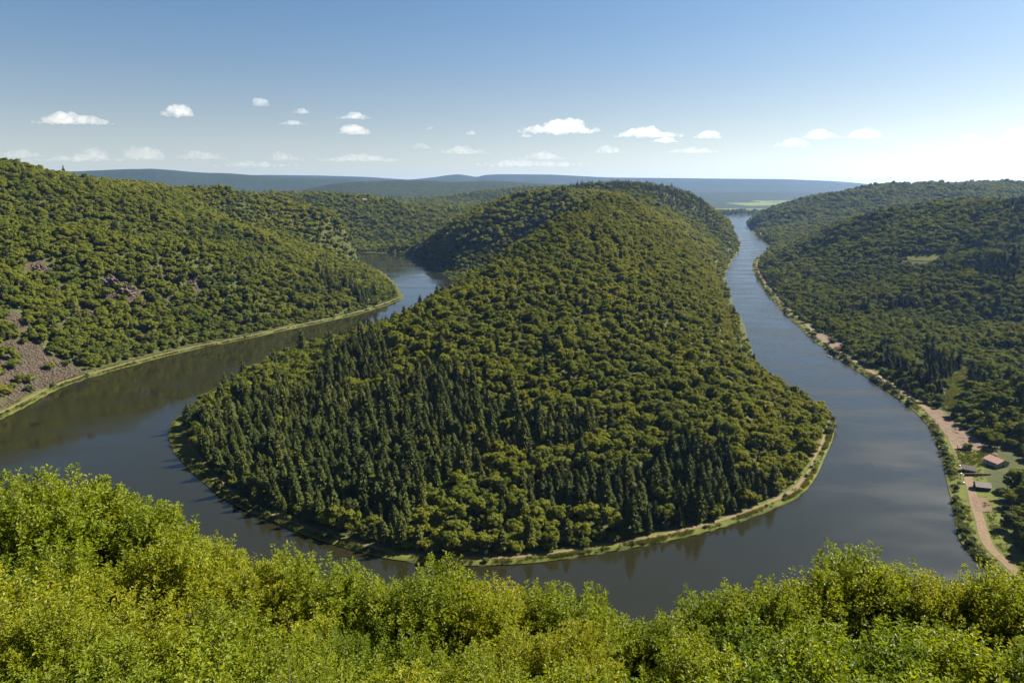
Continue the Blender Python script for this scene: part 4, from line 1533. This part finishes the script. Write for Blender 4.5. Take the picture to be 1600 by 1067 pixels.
for row, yy, step in (('nearest', 7.4, 1.4), ('second', 9.0, 1.5), ('third', 10.8, 1.65), ('fourth', 12.8, 1.8), ('fifth', 15.2, 2.0)):
    half = 0.80 * (yy + 3) + 0.5
    n = int(2 * half / step)
    for k_ in range(n):
        x = -half + 2 * half * (k_ + 0.5 + random.uniform(-0.3, 0.3)) / n
        y = yy + random.uniform(-0.7, 0.7)
        top = float(fg_top(np.array([x]), np.array([y]))[0]) + random.uniform(-0.4, 0.35) - 0.15
        sidep = x / half
        if sidep > 0.2:
            kind = random.choice([6, 6, 0, 1, 6])
            lab, grp, tint = 'broad-leaved green shrub', 'broad-leaved shrubs of the thicket', random.uniform(0.08, 0.42)
        else:
            kind = random.choice([4, 5, 4, 5, 0, 2])
            lab, grp, tint = 'yellow-green small-leaved shrub', 'small-leaved shrubs of the thicket', random.uniform(0.18, 0.56)
        lab = '%s, %s from the left in the %s row of the thicket' % (lab, ordinal(k_ + 1), row)
        shrub(x, y, top, random.uniform(0.7, 0.95), kind, tint, lab, grp)
        n_fill += 1
print('fill shrubs', n_fill)


# ------------------------------------------------------------------ clouds
def cloud_material(name, dens):
    m, nt, N, L, bsdf, out = new_mat(name)
    N.remove(bsdf)
    v = N.new('ShaderNodeVolumePrincipled')
    v.inputs['Color'].default_value = (0.998, 0.995, 0.99, 1)
    v.inputs['Anisotropy'].default_value = 0.35
    geo = N.new('ShaderNodeNewGeometry')
    ns = noise(N, L, 0.0045, 5, geo.outputs['Position'], 0.65)
    mr = N.new('ShaderNodeMapRange')
    mr.inputs['From Min'].default_value = 0.36
    mr.inputs['From Max'].default_value = 0.70
    mr.inputs['To Min'].default_value = 0.0
    mr.inputs['To Max'].default_value = dens
    L.new(ns.outputs['Fac'], mr.inputs['Value'])
    L.new(mr.outputs[0], v.inputs['Density'])
    L.new(v.outputs[0], out.inputs['Volume'])
    return m


M['cloud'] = cloud_material('cloud_vapour', 0.0019)
M['thincloud'] = cloud_material('thin_cloud_vapour', 0.0007)


def ico(level=2):
    import bmesh
    bm = bmesh.new()
    bmesh.ops.create_icosphere(bm, subdivisions=level, radius=1)
    v = np.array([p.co for p in bm.verts])
    f = np.array([[q.index for q in p.verts] for p in bm.faces])
    bm.free()
    return v, f


ICO = ico(3)
CTEX = bpy.data.textures.new('cloud_billow', 'CLOUDS')
CTEX.noise_scale = 180.0
CTEX.noise_depth = 3


def cloud(px, py, w, h, dist, label, seed):
    """a bank of round puffs on a flat base, grown together; sizes in photograph pixels at the given distance"""
    rg = np.random.default_rng(seed)
    ctr = np.array(at_dist(px, py, dist))
    rng_ = np.linalg.norm(ctr - np.array([0, 0, CAM_Z]))
    W_, H_ = w / FPX * rng_, h / FPX * rng_
    u, f = ICO
    Vs, Fs, n = [], [], 0
    hump = rg.uniform(-0.25, 0.3)
    k_n = int(np.clip(4 + 3.2 * W_ / H_, 8, 30))
    for k_ in range(k_n):
        a = -1 + 2 * (k_ + rg.uniform(0.1, 0.9)) / k_n
        env = max(0.0, 1 - abs(a) ** 2.2) ** 0.7 * (0.62 + 0.38 * math.exp(-((a - hump) / 0.45) ** 2)) * rg.uniform(0.65, 1.05)
        r_ = H_ * 0.5 * max(env, 0.20)
        c = np.array([a * (W_ * 0.5 - r_), rg.uniform(-0.3, 0.3) * W_ * 0.4 * (1 - abs(a)), -H_ * 0.5 + r_ * 0.85 + H_ * 0.12 * rg.uniform(-0.3, 1.0)])
        Vs.append(c + u * r_ * np.array([rg.uniform(1.3, 2.2), 1.5, rg.uniform(0.7, 1.0)]))
        Fs.append(f + n)
        n += len(u)
    P = np.concatenate(Vs)
    base = -H_ * 0.42
    P[:, 2] = np.where(P[:, 2] < base, base + (P[:, 2] - base) * 0.3, P[:, 2])
    o = mk_obj('cloud', mk_mesh('cloud', P, [np.concatenate(Fs)], [M['thincloud' if py > 226 or px > 1200 else 'cloud']], None, True), None, tuple(ctr))
    rm = o.modifiers.new('grow', 'REMESH')
    rm.mode = 'VOXEL'
    rm.voxel_size = max(H_ / 16, W_ / 90)
    dm = o.modifiers.new('billow', 'DISPLACE')
    dm.texture = CTEX
    dm.texture_coords = 'GLOBAL'
    dm.strength = H_ * 0.34
    dm.mid_level = 0.5
    props(o, label, 'cloud', 'fair-weather clouds')


CLOUDS = [(115, 183, 112, 20, 'long flat white cloud highest above the left hill'), (275, 172, 48, 20, 'compact white cloud right of the long one over the left hill'), (407, 159, 25, 13, 'tiny cloud, highest of all in the sky'),
          (472, 172, 30, 10, 'small flat cloud below and right of the highest tiny one'), (457, 191, 44, 8, 'faint thin cloud streak left of the stacked pair'), (554, 180, 54, 12, 'upper cloud of the stacked pair left of the middle'),
          (555, 201, 56, 18, 'lower, thicker cloud of the stacked pair left of the middle'), (672, 200, 14, 6, 'tiny cloud speck right of the stacked pair'), (735, 207, 13, 8, 'tiny round cloud speck left of the big central cloud'),
          (876, 196, 134, 26, 'biggest white cloud with a grey belly in the middle of the sky'), (823, 211, 22, 7, 'small cloud just below the left end of the biggest one'), (1013, 203, 104, 22, 'long white cloud right of the biggest one'),
          (1040, 218, 52, 10, 'flat cloud right under the long one right of the middle'), (1108, 210, 46, 13, 'small cloud right of the long one'), (1240, 222, 56, 15, 'lower left cloud of the pale trio on the right'),
          (1284, 209, 62, 15, 'middle cloud of the pale trio on the right'), (1353, 208, 62, 16, 'right cloud of the pale trio'), (1517, 212, 24, 7, 'small pale cloud near the right edge'), (1592, 204, 40, 15, 'white cloud cut by the right picture edge'),
          (226, 238, 62, 22, 'puffy cloud low over the left hills'), (150, 240, 38, 17, 'smaller puff left of the low puffy one over the left hills'), (312, 241, 76, 15, 'flat low cloud right of the puffy one'), (32, 239, 60, 13, 'low cloud just over the left hilltop'),
          (445, 243, 56, 14, 'pale low cloud bank left of the middle'), (660, 228, 36, 10, 'small pale low cloud left of the long bank'), (722, 234, 90, 14, 'long pale low cloud bank near the middle'),
          (848, 242, 80, 15, 'pale low cloud under the biggest one'), (951, 233, 54, 13, 'pale low cloud right of the middle'),
          (120, 246, 190, 12, 'long thin cloud streak just above the left hills'), (560, 246, 170, 14, 'long thin cloud streak low left of the middle'), (830, 254, 240, 14, 'longest thin cloud streak low over the middle hills'), (400, 256, 160, 10, 'faint cloud streak touching the left far hills'), (1080, 234, 120, 10, 'thin cloud streak low right of the middle')]
for i, (px, py, w, h, lab) in enumerate(CLOUDS):
    el = (292 - py) / FPX
    dist = min(1250.0 / el, 24000) if py < 225 else 26000
    dist = max(dist, 27800)
    cloud(px, py, w, h, dist, lab, 700 + i)

# ------------------------------------------------------------------ the air
hz = bpy.data.materials.new('haze_air')
hz.use_nodes = True
hn = hz.node_tree
hn.nodes.remove(hn.nodes['Principled BSDF'])
hv = hn.nodes.new('ShaderNodeVolumePrincipled')
hv.inputs['Color'].default_value = (0.28, 0.50, 1.0, 1)
hv.inputs['Density'].default_value = 2.1e-5
hv.inputs['Anisotropy'].default_value = 0.3
hn.links.new(hv.outputs[0], hn.nodes['Material Output'].inputs['Volume'])
g = Geo()
g.box((-23500, -400, -8.0), (23500, 27000, 420.0))
props(mk_obj('haze', g.mesh('haze', [hz])), 'thin blue summer haze over the valley', kind='stuff')
print('triangles', sum(len(m.polygons) for m in bpy.data.meshes))
